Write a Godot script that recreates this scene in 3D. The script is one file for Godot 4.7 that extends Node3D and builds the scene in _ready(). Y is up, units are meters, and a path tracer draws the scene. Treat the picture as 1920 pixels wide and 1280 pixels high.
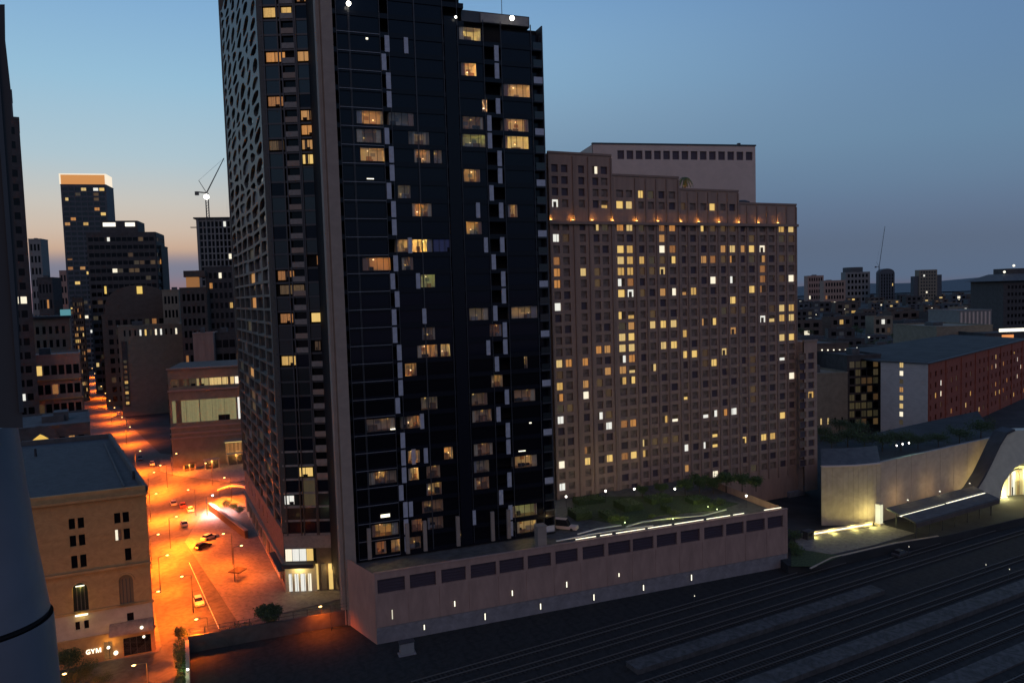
extends Node3D
# A city at dusk seen from a high window: a dark glass residential tower over a rail yard,
# a brown hotel, a street under sodium lamps and the skyline beyond.

const F := 1390.0            # focal length in pixels of a 1920 x 1280 frame
const CAM_H := 59.0          # camera above the rail yard (y = 0)
const ST := -5.0             # street level
const YL := -1.8             # rail yard level
const UP := Vector3.UP
var cb: Basis
var M := {}
var used := {}
var quads := {}
var rng := RandomNumberGenerator.new()

# ------------------------------------------------------------------ pixel geometry
func ray(x: float, y: float) -> Vector3:
	return (cb * Vector3((x - 960.0) / F, (640.0 - y) / F, -1.0)).normalized()
func gp(x: float, y: float, h: float) -> Vector3:          # pixel -> point at height h
	var d := ray(x, y)
	return Vector3(0, CAM_H, 0) + d * ((h - CAM_H) / d.y)
func pd(x: float, y: float, dist: float) -> Vector3:       # pixel -> point at forward distance
	var d := ray(x, y)
	return Vector3(0, CAM_H, 0) + d * (dist / -d.z)
func pv(x: float, y: float, fr: Fr) -> Vector2:            # pixel -> (u, v) on a facade frame
	var d := ray(x, y)
	var c := Vector3(0, CAM_H, 0)
	var t := (fr.o - c).dot(fr.n) / d.dot(fr.n)
	var p := c + d * t - fr.o
	return Vector2(p.dot(fr.e), p.y)

class Fr:                     # a vertical plane: origin, right, outward normal
	var o: Vector3
	var e: Vector3
	var n: Vector3
	func _init(a: Vector3, b: Vector3):
		o = a
		e = Vector3(b.x - a.x, 0, b.z - a.z).normalized()
		n = e.cross(Vector3.UP)
	func at(u: float, v: float, w: float = 0.0) -> Vector3:
		return o + e * u + Vector3.UP * v + n * w
	func basis() -> Basis:
		return Basis(e, Vector3.UP, n)
	func off(u: float, v: float, w: float) -> Fr:
		var p := at(u, v, w)
		return Fr.new(p, p + e)
	func side(u: float, w: float = 0.0) -> Fr:              # the face round the right-hand corner
		var p := at(u, 0, w)
		return Fr.new(p, p - n)
	func lside(u: float, depth: float) -> Fr:               # the face round the left-hand corner
		var p := at(u, 0, -depth)
		return Fr.new(p, p + n)

# ------------------------------------------------------------------ mesh builder
class MB:
	var v := PackedVector3Array()
	var nn := PackedVector3Array()
	func tri(a: Vector3, b: Vector3, c: Vector3) -> void:    # counter-clockwise seen from the front
		var m := (b - a).cross(c - a).normalized()
		v.append_array([a, c, b])
		nn.append_array([m, m, m])
	func tri_n(a: Vector3, b: Vector3, c: Vector3, na: Vector3, nb: Vector3, nc: Vector3) -> void:
		v.append_array([a, c, b])
		nn.append_array([na, nc, nb])
	func quad(a: Vector3, b: Vector3, c: Vector3, d: Vector3) -> void:
		var m := (c - a).cross(d - b).normalized()
		v.append_array([a, c, b, a, d, c])
		nn.append_array([m, m, m, m, m, m])
	func hexa(p: Array) -> void:                             # bottom 4 ccw from above, top 4
		quad(p[3], p[2], p[1], p[0])
		quad(p[4], p[5], p[6], p[7])
		for i in 4:
			var j := (i + 1) % 4
			quad(p[i], p[j], p[j + 4], p[i + 4])
	func box(f: Fr, u0: float, u1: float, v0: float, v1: float, w0: float, w1: float) -> void:
		hexa([f.at(u0, v0, w1), f.at(u1, v0, w1), f.at(u1, v0, w0), f.at(u0, v0, w0), f.at(u0, v1, w1), f.at(u1, v1, w1), f.at(u1, v1, w0), f.at(u0, v1, w0)])
	func face(f: Fr, u0: float, u1: float, v0: float, v1: float, w: float = 0.0) -> void:
		quad(f.at(u0, v0, w), f.at(u1, v0, w), f.at(u1, v1, w), f.at(u0, v1, w))
	func tube(a: Vector3, b: Vector3, r0: float, r1: float, k: int = 8, caps := true) -> void:
		var d := (b - a).normalized()
		var s := d.cross(Vector3.UP if absf(d.y) < 0.9 else Vector3.RIGHT).normalized()
		var t := d.cross(s)
		for i in k:
			var a0 := TAU * i / k
			var a1 := TAU * (i + 1) / k
			var n0 := s * cos(a0) + t * sin(a0)
			var n1 := s * cos(a1) + t * sin(a1)
			tri_n(a + n0 * r0, a + n1 * r0, b + n1 * r1, n0, n1, n1)
			tri_n(a + n0 * r0, b + n1 * r1, b + n0 * r1, n0, n1, n0)
			if caps:
				tri(a, a + n1 * r0, a + n0 * r0)
				tri(b, b + n0 * r1, b + n1 * r1)
	func lathe(c: Vector3, prof: Array, k: int = 20) -> void:  # prof: [radius, y]
		for i in prof.size() - 1:
			var p0: Array = prof[i]
			var p1: Array = prof[i + 1]
			var dr: float = p1[0] - p0[0]
			var dy: float = p1[1] - p0[1]
			for j in k:
				var a0 := TAU * j / k
				var a1 := TAU * (j + 1) / k
				var c0 := Vector3(cos(a0), 0, -sin(a0))
				var c1 := Vector3(cos(a1), 0, -sin(a1))
				var n0 := (c0 * dy - UPV * dr).normalized()
				var n1 := (c1 * dy - UPV * dr).normalized()
				var q0: Vector3 = c + c0 * p0[0] + UPV * p0[1]
				var q1: Vector3 = c + c1 * p0[0] + UPV * p0[1]
				var q2: Vector3 = c + c1 * p1[0] + UPV * p1[1]
				var q3: Vector3 = c + c0 * p1[0] + UPV * p1[1]
				tri_n(q0, q1, q2, n0, n1, n1)
				tri_n(q0, q2, q3, n0, n1, n0)
	const UPV := Vector3.UP
	func poly(f: Fr, pts: PackedVector2Array, w0: float, w1: float) -> void:   # outline extruded along n
		var idx := Geometry2D.triangulate_polygon(pts)
		for i in range(0, idx.size(), 3):
			var a := pts[idx[i]]
			var b := pts[idx[i + 1]]
			var c := pts[idx[i + 2]]
			if (b - a).cross(c - a) < 0.0:
				var t := b
				b = c
				c = t
			tri(f.at(a.x, a.y, w1), f.at(b.x, b.y, w1), f.at(c.x, c.y, w1))
			tri(f.at(a.x, a.y, w0), f.at(c.x, c.y, w0), f.at(b.x, b.y, w0))
		var ccw := not Geometry2D.is_polygon_clockwise(pts)
		for i in pts.size():
			var a := pts[i]
			var b := pts[(i + 1) % pts.size()]
			if not ccw:
				var t := a
				a = b
				b = t
			# Geometry2D's clockwise is for y down; either way both faces are drawn
			quad(f.at(a.x, a.y, w1), f.at(a.x, a.y, w0), f.at(b.x, b.y, w0), f.at(b.x, b.y, w1))
	func slab(pts: Array, y0: float, y1: float) -> void:      # flat outline (Vector3s, xz) extruded in height
		var p2 := PackedVector2Array()
		for p: Vector3 in pts:
			p2.append(Vector2(p.x, -p.z))
		var idx := Geometry2D.triangulate_polygon(p2)
		for i in range(0, idx.size(), 3):
			var a := p2[idx[i]]
			var b := p2[idx[i + 1]]
			var c := p2[idx[i + 2]]
			if (b - a).cross(c - a) < 0.0:
				var t := b
				b = c
				c = t
			tri(Vector3(a.x, y1, -a.y), Vector3(b.x, y1, -b.y), Vector3(c.x, y1, -c.y))
			if y0 < y1:
				tri(Vector3(a.x, y0, -a.y), Vector3(c.x, y0, -c.y), Vector3(b.x, y0, -b.y))
		if y0 < y1:
			for i in p2.size():
				var a := p2[i]
				var b := p2[(i + 1) % p2.size()]
				quad(Vector3(a.x, y0, -a.y), Vector3(b.x, y0, -b.y), Vector3(b.x, y1, -b.y), Vector3(a.x, y1, -a.y))
	func ball(c: Vector3, r: Vector3, k: int = 10) -> void:
		for i in k / 2:
			var t0 := PI * i / (k / 2) - PI / 2
			var t1 := PI * (i + 1) / (k / 2) - PI / 2
			for j in k:
				var a0 := TAU * j / k
				var a1 := TAU * (j + 1) / k
				var p: Array = []
				for q: Vector2 in [Vector2(a0, t0), Vector2(a1, t0), Vector2(a1, t1), Vector2(a0, t1)]:
					p.append(Vector3(cos(q.x) * cos(q.y), sin(q.y), -sin(q.x) * cos(q.y)))
				tri_n(c + p[0] * r, c + p[1] * r, c + p[2] * r, p[0], p[1], p[2])
				tri_n(c + p[0] * r, c + p[2] * r, c + p[3] * r, p[0], p[2], p[3])
	func done() -> ArrayMesh:
		var a := []
		a.resize(Mesh.ARRAY_MAX)
		a[Mesh.ARRAY_VERTEX] = v
		a[Mesh.ARRAY_NORMAL] = nn
		var m := ArrayMesh.new()
		if v.size() > 0:
			m.add_surface_from_arrays(Mesh.PRIMITIVE_TRIANGLES, a)
		return m

# ------------------------------------------------------------------ nodes
func numbered(called: String) -> String:
	if not used.has(called):
		used[called] = 0
		return called
	used[called] += 1
	return "%s_%03d" % [called, used[called]]
func tag(o: Node3D, label: String, category: String, group := "", kind := "") -> Node3D:
	if label != "":
		o.set_meta("label", label)
	if category != "":
		o.set_meta("category", category)
	if group != "":
		o.set_meta("group", group)
	if kind != "":
		o.set_meta("kind", kind)
	return o
func thing(called: String, label: String, category: String, at := Vector3.ZERO, group := "") -> Node3D:
	var o := Node3D.new()
	o.name = numbered(called)
	add_child(o)
	o.position = at
	return tag(o, label, category, group)
func part(parent: Node3D, called: String, mb: MB, m: Material, kind := "") -> MeshInstance3D:
	# mesh points are in world space; a moved parent is undone here
	var o := MeshInstance3D.new()
	o.name = called
	var base := Vector3.ZERO
	var p: Node = parent
	while p != self:
		base += (p as Node3D).position
		p = p.get_parent()
	if base != Vector3.ZERO:
		for i in mb.v.size():
			mb.v[i] -= base
	o.mesh = mb.done()
	o.material_override = m
	parent.add_child(o, true)
	if kind != "":
		o.set_meta("kind", kind)
	return o
func struct(called: String, mb: MB, m: Material) -> MeshInstance3D:
	var o := part(self, numbered(called), mb, m)
	o.set_meta("kind", "structure")
	return o
func pane(parent: Node3D, called: String, f: Fr, u0: float, u1: float, v0: float, v1: float, w: float, m: Material) -> MeshInstance3D:
	var s := Vector2(snappedf(u1 - u0, 0.01), snappedf(v1 - v0, 0.01))
	if not quads.has(s):
		var q := QuadMesh.new()
		q.size = s
		quads[s] = q
	var o := MeshInstance3D.new()
	o.name = called
	o.mesh = quads[s]
	o.material_override = m
	parent.add_child(o, true)
	o.transform = Transform3D(f.basis(), f.at((u0 + u1) / 2, (v0 + v1) / 2, w) - parent.position)
	return o

# ------------------------------------------------------------------ materials
func lin(r: float, g: float, b: float) -> Color:
	return Color(r, g, b).linear_to_srgb()
func mat(r: float, g: float, b: float, rough := 0.85, metal := 0.0) -> StandardMaterial3D:
	var m := StandardMaterial3D.new()
	m.albedo_color = lin(r, g, b)
	m.roughness = rough
	m.metallic = metal
	return m
func noisy(r: float, g: float, b: float, amount: float, scale: float, sd: int, rough := 0.9, stretch := Vector3.ONE) -> StandardMaterial3D:
	# a grained colour: fine and coarse noise over a base, laid in world space
	var m := mat(1, 1, 1, rough)
	var img := Image.create(256, 256, false, Image.FORMAT_RGB8)
	var fn := FastNoiseLite.new()
	fn.seed = sd
	fn.noise_type = FastNoiseLite.TYPE_SIMPLEX_SMOOTH
	fn.frequency = 0.02
	fn.fractal_octaves = 5
	fn.fractal_gain = 0.62
	for y in 256:
		for x in 256:
			var ax := TAU * x / 256.0
			var ay := TAU * y / 256.0
			var q := fn.get_noise_3d(cos(ax) * 41 + cos(ay) * 17, sin(ax) * 41 + sin(ay) * 29, sin(ay) * 41 + cos(ay) * 31)
			var k := 1.0 + amount * clampf(q * 2.2, -1, 1)
			img.set_pixel(x, y, Color(r * k, g * k, b * k).linear_to_srgb())
	m.albedo_texture = ImageTexture.create_from_image(img)
	m.uv1_triplanar = true
	m.uv1_world_triplanar = true
	m.uv1_scale = Vector3.ONE / scale * stretch
	m.texture_filter = BaseMaterial3D.TEXTURE_FILTER_LINEAR_WITH_MIPMAPS_ANISOTROPIC
	return m
func glow(r: float, g: float, b: float, e: float, tex: Texture2D = null) -> StandardMaterial3D:
	var m := mat(0.05, 0.05, 0.05, 0.5)
	m.emission_enabled = true
	m.emission = lin(r, g, b)
	m.emission_energy_multiplier = e
	if tex:
		m.emission_operator = BaseMaterial3D.EMISSION_OP_MULTIPLY
		m.emission_texture = tex
	return m
func drape(sd: int, depth: float) -> ImageTexture:          # lit cloth: irregular vertical folds and weave
	var r := RandomNumberGenerator.new()
	r.seed = sd
	var fn := FastNoiseLite.new()
	fn.seed = sd
	fn.frequency = 0.09
	var img := Image.create(48, 32, false, Image.FORMAT_RGB8)
	for x in 48:
		var fold := fn.get_noise_2d(x * 3.0, 0.0)
		for y in 32:
			var k := 1.0 - depth * (0.5 + 0.9 * fold + 0.5 * fn.get_noise_2d(x * 2.0, y * 2.5))
			k = clampf(k, 0.06, 1.0)
			img.set_pixel(x, y, Color(k, k, k).linear_to_srgb())
	return ImageTexture.create_from_image(img)

func materials() -> void:
	M.ground = noisy(0.022, 0.022, 0.023, 0.5, 60.0, 3)
	M.asphalt = noisy(0.075, 0.07, 0.066, 0.35, 9.0, 4, 0.75)
	M.paving = noisy(0.17, 0.15, 0.135, 0.28, 7.0, 5, 0.85)
	M.paint = mat(0.7, 0.7, 0.66, 0.7)
	M.ballast = noisy(0.013, 0.012, 0.012, 0.6, 6.0, 6, 0.95)
	M.steel = mat(0.14, 0.13, 0.125, 0.6, 0.5)
	M.sleeper = mat(0.028, 0.025, 0.023, 0.9)
	M.platform = noisy(0.055, 0.052, 0.052, 0.5, 8.0, 7, 0.85)
	M.podium = noisy(0.32, 0.2, 0.16, 0.16, 14.0, 9, 0.85, Vector3(1.6, 0.3, 1.6))
	M.plinth = noisy(0.2, 0.18, 0.185, 0.22, 8.0, 10, 0.9)
	M.louvre = mat(0.06, 0.04, 0.055, 0.6)
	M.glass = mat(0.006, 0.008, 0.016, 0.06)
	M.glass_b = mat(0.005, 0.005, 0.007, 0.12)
	M.glass_g = mat(0.018, 0.022, 0.024, 0.08)
	M.spandrel = mat(0.007, 0.008, 0.013, 0.25)
	M.black = mat(0.01, 0.01, 0.012, 0.8)
	M.frame = mat(0.035, 0.036, 0.042, 0.45)
	M.alu = mat(0.24, 0.24, 0.26, 0.4, 0.3)
	M.white_panel = noisy(0.4, 0.41, 0.46, 0.14, 5.0, 11, 0.4)
	M.fin = noisy(0.27, 0.21, 0.17, 0.1, 11.0, 12, 0.8)
	M.fin_dark = mat(0.05, 0.046, 0.045, 0.8)
	M.lattice = noisy(0.08, 0.084, 0.08, 0.16, 9.0, 13, 0.5)
	M.brick = noisy(0.36, 0.21, 0.14, 0.25, 5.0, 14, 0.9)
	M.balcony = noisy(0.22, 0.205, 0.19, 0.15, 6.0, 15, 0.7)
	M.hotel = noisy(0.305, 0.203, 0.158, 0.16, 16.0, 16, 0.9, Vector3(1.5, 0.25, 1.5))
	M.hotel_trim = noisy(0.25, 0.17, 0.135, 0.1, 9.0, 17, 0.9)
	M.white_wall = noisy(0.56, 0.43, 0.36, 0.06, 22.0, 18, 0.85)
	M.concrete = noisy(0.42, 0.33, 0.25, 0.14, 12.0, 19, 0.85)
	M.concrete_pale = noisy(0.5, 0.48, 0.38, 0.1, 14.0, 20, 0.8)
	M.sandstone = noisy(0.38, 0.22, 0.09, 0.18, 7.0, 21, 0.9)
	M.roof_blue = noisy(0.045, 0.048, 0.058, 0.25, 9.0, 22, 0.85)
	M.roof_grey = noisy(0.075, 0.075, 0.078, 0.25, 11.0, 23, 0.85)
	M.grey_wall = noisy(0.19, 0.18, 0.17, 0.1, 10.0, 24, 0.9)
	M.end_wall = noisy(0.46, 0.44, 0.42, 0.1, 10.0, 61, 0.9)
	M.brown_wall = noisy(0.09, 0.068, 0.056, 0.2, 12.0, 25, 0.9)
	M.dark_wall = noisy(0.05, 0.045, 0.045, 0.3, 12.0, 26, 0.8)
	M.red_brick = noisy(0.27, 0.07, 0.04, 0.25, 6.0, 27, 0.9)
	M.blue_wall = noisy(0.06, 0.065, 0.075, 0.25, 12.0, 28, 0.7)
	M.beige_wall = noisy(0.2, 0.165, 0.12, 0.15, 12.0, 29, 0.9)
	M.column = noisy(0.13, 0.135, 0.16, 0.06, 0.9, 30, 0.45)
	M.grass = noisy(0.035, 0.055, 0.02, 0.5, 3.0, 31, 0.95)
	M.bark = mat(0.07, 0.05, 0.035, 0.95)
	M.leaf = mat(0.05, 0.085, 0.025, 0.6)
	M.leaf_b = mat(0.075, 0.1, 0.03, 0.6)
	M.leaf_dark = mat(0.04, 0.06, 0.024, 0.7)
	for k in ["leaf", "leaf_b", "leaf_dark"]:
		M[k].backlight_enabled = true
		M[k].backlight = lin(0.03, 0.045, 0.01)
	for k in ["glass", "glass_b", "spandrel", "black"]:
		M[k].metallic_specular = 0.3
	M.curtain = mat(0.16, 0.11, 0.07, 0.9)
	M.blind = noisy(0.16, 0.112, 0.09, 0.5, 7.0, 41, 0.6)
	M.room = [noisy(0.62, 0.5, 0.36, 0.06, 1.5, 51), noisy(0.55, 0.5, 0.42, 0.06, 1.5, 52), noisy(0.5, 0.34, 0.22, 0.06, 1.5, 53)]
	M.room_floor = noisy(0.16, 0.09, 0.05, 0.3, 0.8, 54, 0.6)
	M.drapery = [noisy(0.5, 0.42, 0.3, 0.15, 0.4, 55, 0.9, Vector3(1, 0.1, 1)), noisy(0.3, 0.16, 0.1, 0.15, 0.4, 56, 0.9, Vector3(1, 0.1, 1)), noisy(0.24, 0.24, 0.26, 0.15, 0.4, 57, 0.9, Vector3(1, 0.1, 1))]
	M.clear = mat(0.5, 0.52, 0.55, 0.03)
	M.clear.transparency = BaseMaterial3D.TRANSPARENCY_ALPHA
	M.clear.albedo_color.a = 0.06
	M.bulb = glow(1, 0.8, 0.5, 2.5)
	M.cabinet = mat(0.2, 0.2, 0.2, 0.6)
	M.tyre = mat(0.02, 0.02, 0.02, 0.8)
	M.car_glass = mat(0.015, 0.016, 0.02, 0.05)
	# what shines behind windows
	var tx := [drape(1, 0.14), drape(2, 0.45), drape(3, 0.7), drape(4, 0.3)]
	M.lit = {
		"Y": [glow(1, 0.66, 0.2, 0.85, tx[0]), glow(1, 0.7, 0.27, 0.75, tx[3]), glow(1, 0.6, 0.17, 0.7, tx[1])],
		"O": [glow(1, 0.43, 0.11, 0.6, tx[1]), glow(1, 0.5, 0.16, 0.5, tx[3]), glow(0.95, 0.4, 0.12, 0.42, tx[2])],
		"W": [glow(1, 0.9, 0.68, 1.1, tx[0]), glow(0.95, 0.94, 0.85, 0.95, tx[0])],
		"D": [glow(1, 0.6, 0.24, 0.11, tx[2]), glow(1, 0.55, 0.22, 0.07, tx[2]), glow(0.9, 0.7, 0.38, 0.06, tx[1])],
		"G": [glow(0.95, 0.74, 0.3, 0.34, tx[0]), glow(0.85, 0.78, 0.36, 0.24, tx[3])],
		"L": [glow(0.7, 0.55, 0.24, 0.07, tx[1]), glow(0.6, 0.5, 0.26, 0.045, tx[3])],
		"B": [glow(0.12, 0.18, 1.0, 0.035, tx[1])],
		"K": [glow(0.6, 0.7, 0.85, 0.03, tx[1]), glow(0.55, 0.6, 0.7, 0.02, tx[3])],
	}
	M.lamp_white = glow(1, 0.95, 0.82, 7.0)
	M.lamp_amber = glow(1, 0.62, 0.2, 6.0)
	M.lamp_blue = glow(0.86, 0.88, 1.0, 12.0)
	M.lamp_green = glow(0.9, 1.0, 0.55, 4.0)
	M.strip = glow(1, 0.93, 0.72, 1.7)
	M.strip_dim = glow(1, 0.9, 0.7, 0.7)
	M.head = glow(1, 0.9, 0.7, 5.0)
	M.tail = glow(1, 0.05, 0.02, 2.0)
	M.sign_orange = glow(1, 0.36, 0.1, 0.9)
	M.sign_teal = glow(0.25, 0.75, 0.85, 0.35)
func lit(t: String) -> Material:
	var a: Array = M.lit[t]
	return a[rng.randi() % a.size()]

# ------------------------------------------------------------------ facades
# a wall with real openings: cols [u0,u1], rows [v0,v1]; skip has "i,j" cells left solid
func pierced(mb: MB, f: Fr, u_0: float, u_1: float, v_0: float, v_1: float, cols: Array, rows: Array, reveal: float, skip := {}) -> void:
	var v := v_0
	for j in rows.size():
		var r: Array = rows[j]
		if r[0] > v:
			mb.face(f, u_0, u_1, v, r[0])
		var u := u_0
		for i in cols.size():
			if skip.has("%d,%d" % [i, j]):
				continue
			var c: Array = cols[i]
			if c[0] > u:
				mb.face(f, u, c[0], r[0], r[1])
			u = c[1]
			mb.quad(f.at(c[0], r[0], 0), f.at(c[1], r[0], 0), f.at(c[1], r[0], -reveal), f.at(c[0], r[0], -reveal))
			mb.quad(f.at(c[0], r[1], -reveal), f.at(c[1], r[1], -reveal), f.at(c[1], r[1], 0), f.at(c[0], r[1], 0))
			mb.quad(f.at(c[0], r[0], 0), f.at(c[0], r[0], -reveal), f.at(c[0], r[1], -reveal), f.at(c[0], r[1], 0))
			mb.quad(f.at(c[1], r[0], -reveal), f.at(c[1], r[0], 0), f.at(c[1], r[1], 0), f.at(c[1], r[1], -reveal))
		if u < u_1:
			mb.face(f, u, u_1, r[0], r[1])
		v = r[1]
	if v < v_1:
		mb.face(f, u_0, u_1, v, v_1)
# a window of a lit or dark kind with its own curtain and glazing bar
func window(parent: Node3D, f: Fr, c: Array, r: Array, w: float, kind: String, dark: Material, bars := 0) -> void:
	var k := kind
	if kind == "P":
		k = ["Y", "Y", "O", "W"][rng.randi() % 4]
	var m: Material = dark if k == "" else lit(k)
	var o := pane(parent, "window" if k == "" else "lit_window", f, c[0], c[1], r[0], r[1], w, m)
	var ww: float = c[1] - c[0]
	var hh: float = r[1] - r[0]
	if kind == "P":
		var mb := MB.new()
		var g := Fr.new(Vector3.ZERO, Vector3.RIGHT)
		match rng.randi() % 4:
			0:
				mb.box(g, -ww / 2, -ww / 2 + ww * rng.randf_range(0.4, 0.6), -hh / 2, hh / 2, 0.02, 0.06)
			1:
				mb.box(g, ww / 2 - ww * rng.randf_range(0.4, 0.6), ww / 2, -hh / 2, hh / 2, 0.02, 0.06)
			2:
				mb.box(g, -ww / 2, ww / 2, -hh / 2 + hh * rng.randf_range(0.35, 0.5), hh / 2, 0.02, 0.06)
			3:
				mb.box(g, -ww * 0.22, ww * 0.25, -hh / 2, hh * 0.22, 0.02, 0.06)
		plain(o, "curtain", mb, M.curtain)
	elif k != "" and k != "D" and bars == 0 and rng.randf() < 0.5:
		var mb := MB.new()
		var g := Fr.new(Vector3.ZERO, Vector3.RIGHT)
		var x := ww * rng.randf_range(-0.2, 0.2)
		mb.box(g, x, x + 0.07, -hh / 2, hh / 2, 0.02, 0.08)
		plain(o, "glazing_bar", mb, M.frame)
	if bars > 0:
		var g := Fr.new(Vector3.ZERO, Vector3.RIGHT)
		for i in range(1, bars + 1):
			var mb := MB.new()
			var x := ww * (float(i) / (bars + 1) - 0.5) + rng.randf_range(-0.15, 0.15)
			mb.box(g, x - 0.05, x + 0.05, -hh / 2, hh / 2, 0.02, 0.1)
			plain(o, "glazing_bar", mb, M.frame)
		if k != "" and rng.randf() < 0.6:
			var mb := MB.new()
			var a := rng.randf_range(-0.5, 0.2) * ww
			mb.box(g, a, a + ww * rng.randf_range(0.12, 0.3), -hh / 2, hh / 2, 0.01, 0.05)
			plain(o, "curtain", mb, M.curtain)
		if k != "" and rng.randf() < 0.5:
			var mb := MB.new()
			var a := rng.randf_range(-0.45, 0.1) * ww
			mb.box(g, a, a + ww * rng.randf_range(0.2, 0.4), -hh / 2, -hh / 2 + hh * rng.randf_range(0.15, 0.35), 0.01, 0.06)
			plain(o, "furniture", mb, M.black)
# a lit room behind a curtain wall: shell, lamp with its light, curtains, furniture, pane and bars
func room(parent: Node3D, f: Fr, c: Array, r: Array, kind: String) -> void:
	var o := pane(parent, "lit_window", f, c[0], c[1], r[0], r[1], -0.3, M.clear)
	var ww: float = c[1] - c[0]
	var hh: float = r[1] - r[0]
	var g := Fr.new(Vector3.ZERO, Vector3.RIGHT)
	var dp := 2.2
	var x0 := -ww / 2 - 0.02
	var x1 := ww / 2 + 0.02
	var y0 := -hh / 2 - 0.02
	var y1 := hh / 2 + 0.02
	var sh := MB.new()
	sh.quad(Vector3(x0, y0, -dp), Vector3(x1, y0, -dp), Vector3(x1, y1, -dp), Vector3(x0, y1, -dp))
	sh.quad(Vector3(x0, y0, 0), Vector3(x0, y0, -dp), Vector3(x0, y1, -dp), Vector3(x0, y1, 0))
	sh.quad(Vector3(x1, y0, -dp), Vector3(x1, y0, 0), Vector3(x1, y1, 0), Vector3(x1, y1, -dp))
	sh.quad(Vector3(x0, y1, -dp), Vector3(x1, y1, -dp), Vector3(x1, y1, 0), Vector3(x0, y1, 0))
	plain(o, "room_walls", sh, M.room[rng.randi() % 3])
	var fl := MB.new()
	fl.quad(Vector3(x0, y0, 0), Vector3(x1, y0, 0), Vector3(x1, y0, -dp), Vector3(x0, y0, -dp))
	plain(o, "room_floor", fl, M.room_floor)
	var col := {"Y": Color(1, 0.83, 0.46), "O": Color(1, 0.75, 0.39), "W": Color(1, 0.92, 0.74), "G": Color(0.95, 1, 0.5), "D": Color(1, 0.7, 0.36), "L": Color(1, 0.85, 0.45)}
	var en := {"Y": 5.8, "O": 4.4, "W": 5.0, "G": 2.0, "D": 0.65, "L": 0.45}
	var lx := rng.randf_range(-0.3, 0.3) * ww
	var low := rng.randf() < 0.4
	var lp := Vector3(lx, (y0 + 0.95) if low else (y1 - 0.3), rng.randf_range(-1.5, -0.9))
	var lm := MB.new()
	lm.ball(lp, Vector3(0.16, 0.13, 0.16), 8)
	plain(o, "room_lamp", lm, M.bulb if en[kind] > 1.0 else M.lit["Y"][0])
	var l := OmniLight3D.new()
	l.name = "light"
	l.light_color = col[kind]
	l.light_energy = en[kind] * rng.randf_range(0.7, 1.35) * (1.0 + 0.16 * ww)
	l.light_size = 0.14
	l.omni_range = 12.0
	l.omni_attenuation = 2.0
	l.shadow_enabled = true
	o.add_child(l)
	l.position = lp
	# curtains drawn from one or both sides
	for s: float in [-1.0, 1.0]:
		if rng.randf() < 0.55:
			var cm := MB.new()
			var cw := ww * rng.randf_range(0.08, 0.26)
			var n := maxi(3, int(cw / 0.14))
			for i in n:
				var a := s * (ww / 2 - cw * i / n)
				var b := s * (ww / 2 - cw * (i + 1) / n)
				var za := -0.22 + (0.06 if i % 2 else -0.06)
				var zb := -0.22 + (-0.06 if i % 2 else 0.06)
				cm.quad(Vector3(a, y0, za), Vector3(b, y0, zb), Vector3(b, y1, zb), Vector3(a, y1, za))
			plain(o, "curtain", cm, M.drapery[rng.randi() % 3])
	for i in rng.randi_range(1, 3):
		var fm := MB.new()
		var a := rng.randf_range(-0.45, 0.2) * ww
		var fh := rng.randf_range(0.4, 1.1)
		var z := rng.randf_range(-2.0, -1.0)
		fm.box(g, a, a + minf(ww * 0.4, rng.randf_range(0.5, 1.6)), y0, y0 + fh, z - 0.18, z + 0.3)
		plain(o, "furniture", fm, [M.black, M.room_floor, M.drapery[1], M.drapery[2]][rng.randi() % 4])
	if rng.randf() < 0.6:
		var pm := MB.new()
		var a := rng.randf_range(-0.35, 0.1) * ww
		pm.box(g, a, a + minf(0.9, ww * 0.3), 0.0, 0.65, -dp + 0.02, -dp + 0.06)
		plain(o, "picture", pm, M.drapery[rng.randi() % 3])
	for i in range(1, maxi(1, int(ww / 1.5)) + 1):
		var bm := MB.new()
		var x := ww * (float(i) / (maxi(1, int(ww / 1.5)) + 1) - 0.5) + rng.randf_range(-0.12, 0.12)
		bm.box(g, x - 0.045, x + 0.045, -hh / 2, hh / 2, -0.04, 0.07)
		plain(o, "glazing_bar", bm, M.frame)
func plain(parent: Node3D, called: String, mb: MB, m: Material) -> MeshInstance3D:   # local space
	var o := MeshInstance3D.new()
	o.name = called
	o.mesh = mb.done()
	o.material_override = m
	parent.add_child(o, true)
	return o
# walls, roof and parapet of a rectangular block behind frame f
func shell(mb: MB, f: Fr, w: float, depth: float, v0: float, v1: float, front := true) -> void:
	var b := f.off(0, 0, 0)
	if front:
		mb.face(b, 0, w, v0, v1)
	mb.quad(b.at(w, v0, 0), b.at(w, v0, -depth), b.at(w, v1, -depth), b.at(w, v1, 0))
	mb.quad(b.at(0, v0, -depth), b.at(0, v0, 0), b.at(0, v1, 0), b.at(0, v1, -depth))
	mb.quad(b.at(w, v0, -depth), b.at(0, v0, -depth), b.at(0, v1, -depth), b.at(w, v1, -depth))
	mb.quad(b.at(0, v1, 0), b.at(w, v1, 0), b.at(w, v1, -depth), b.at(0, v1, -depth))
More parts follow.
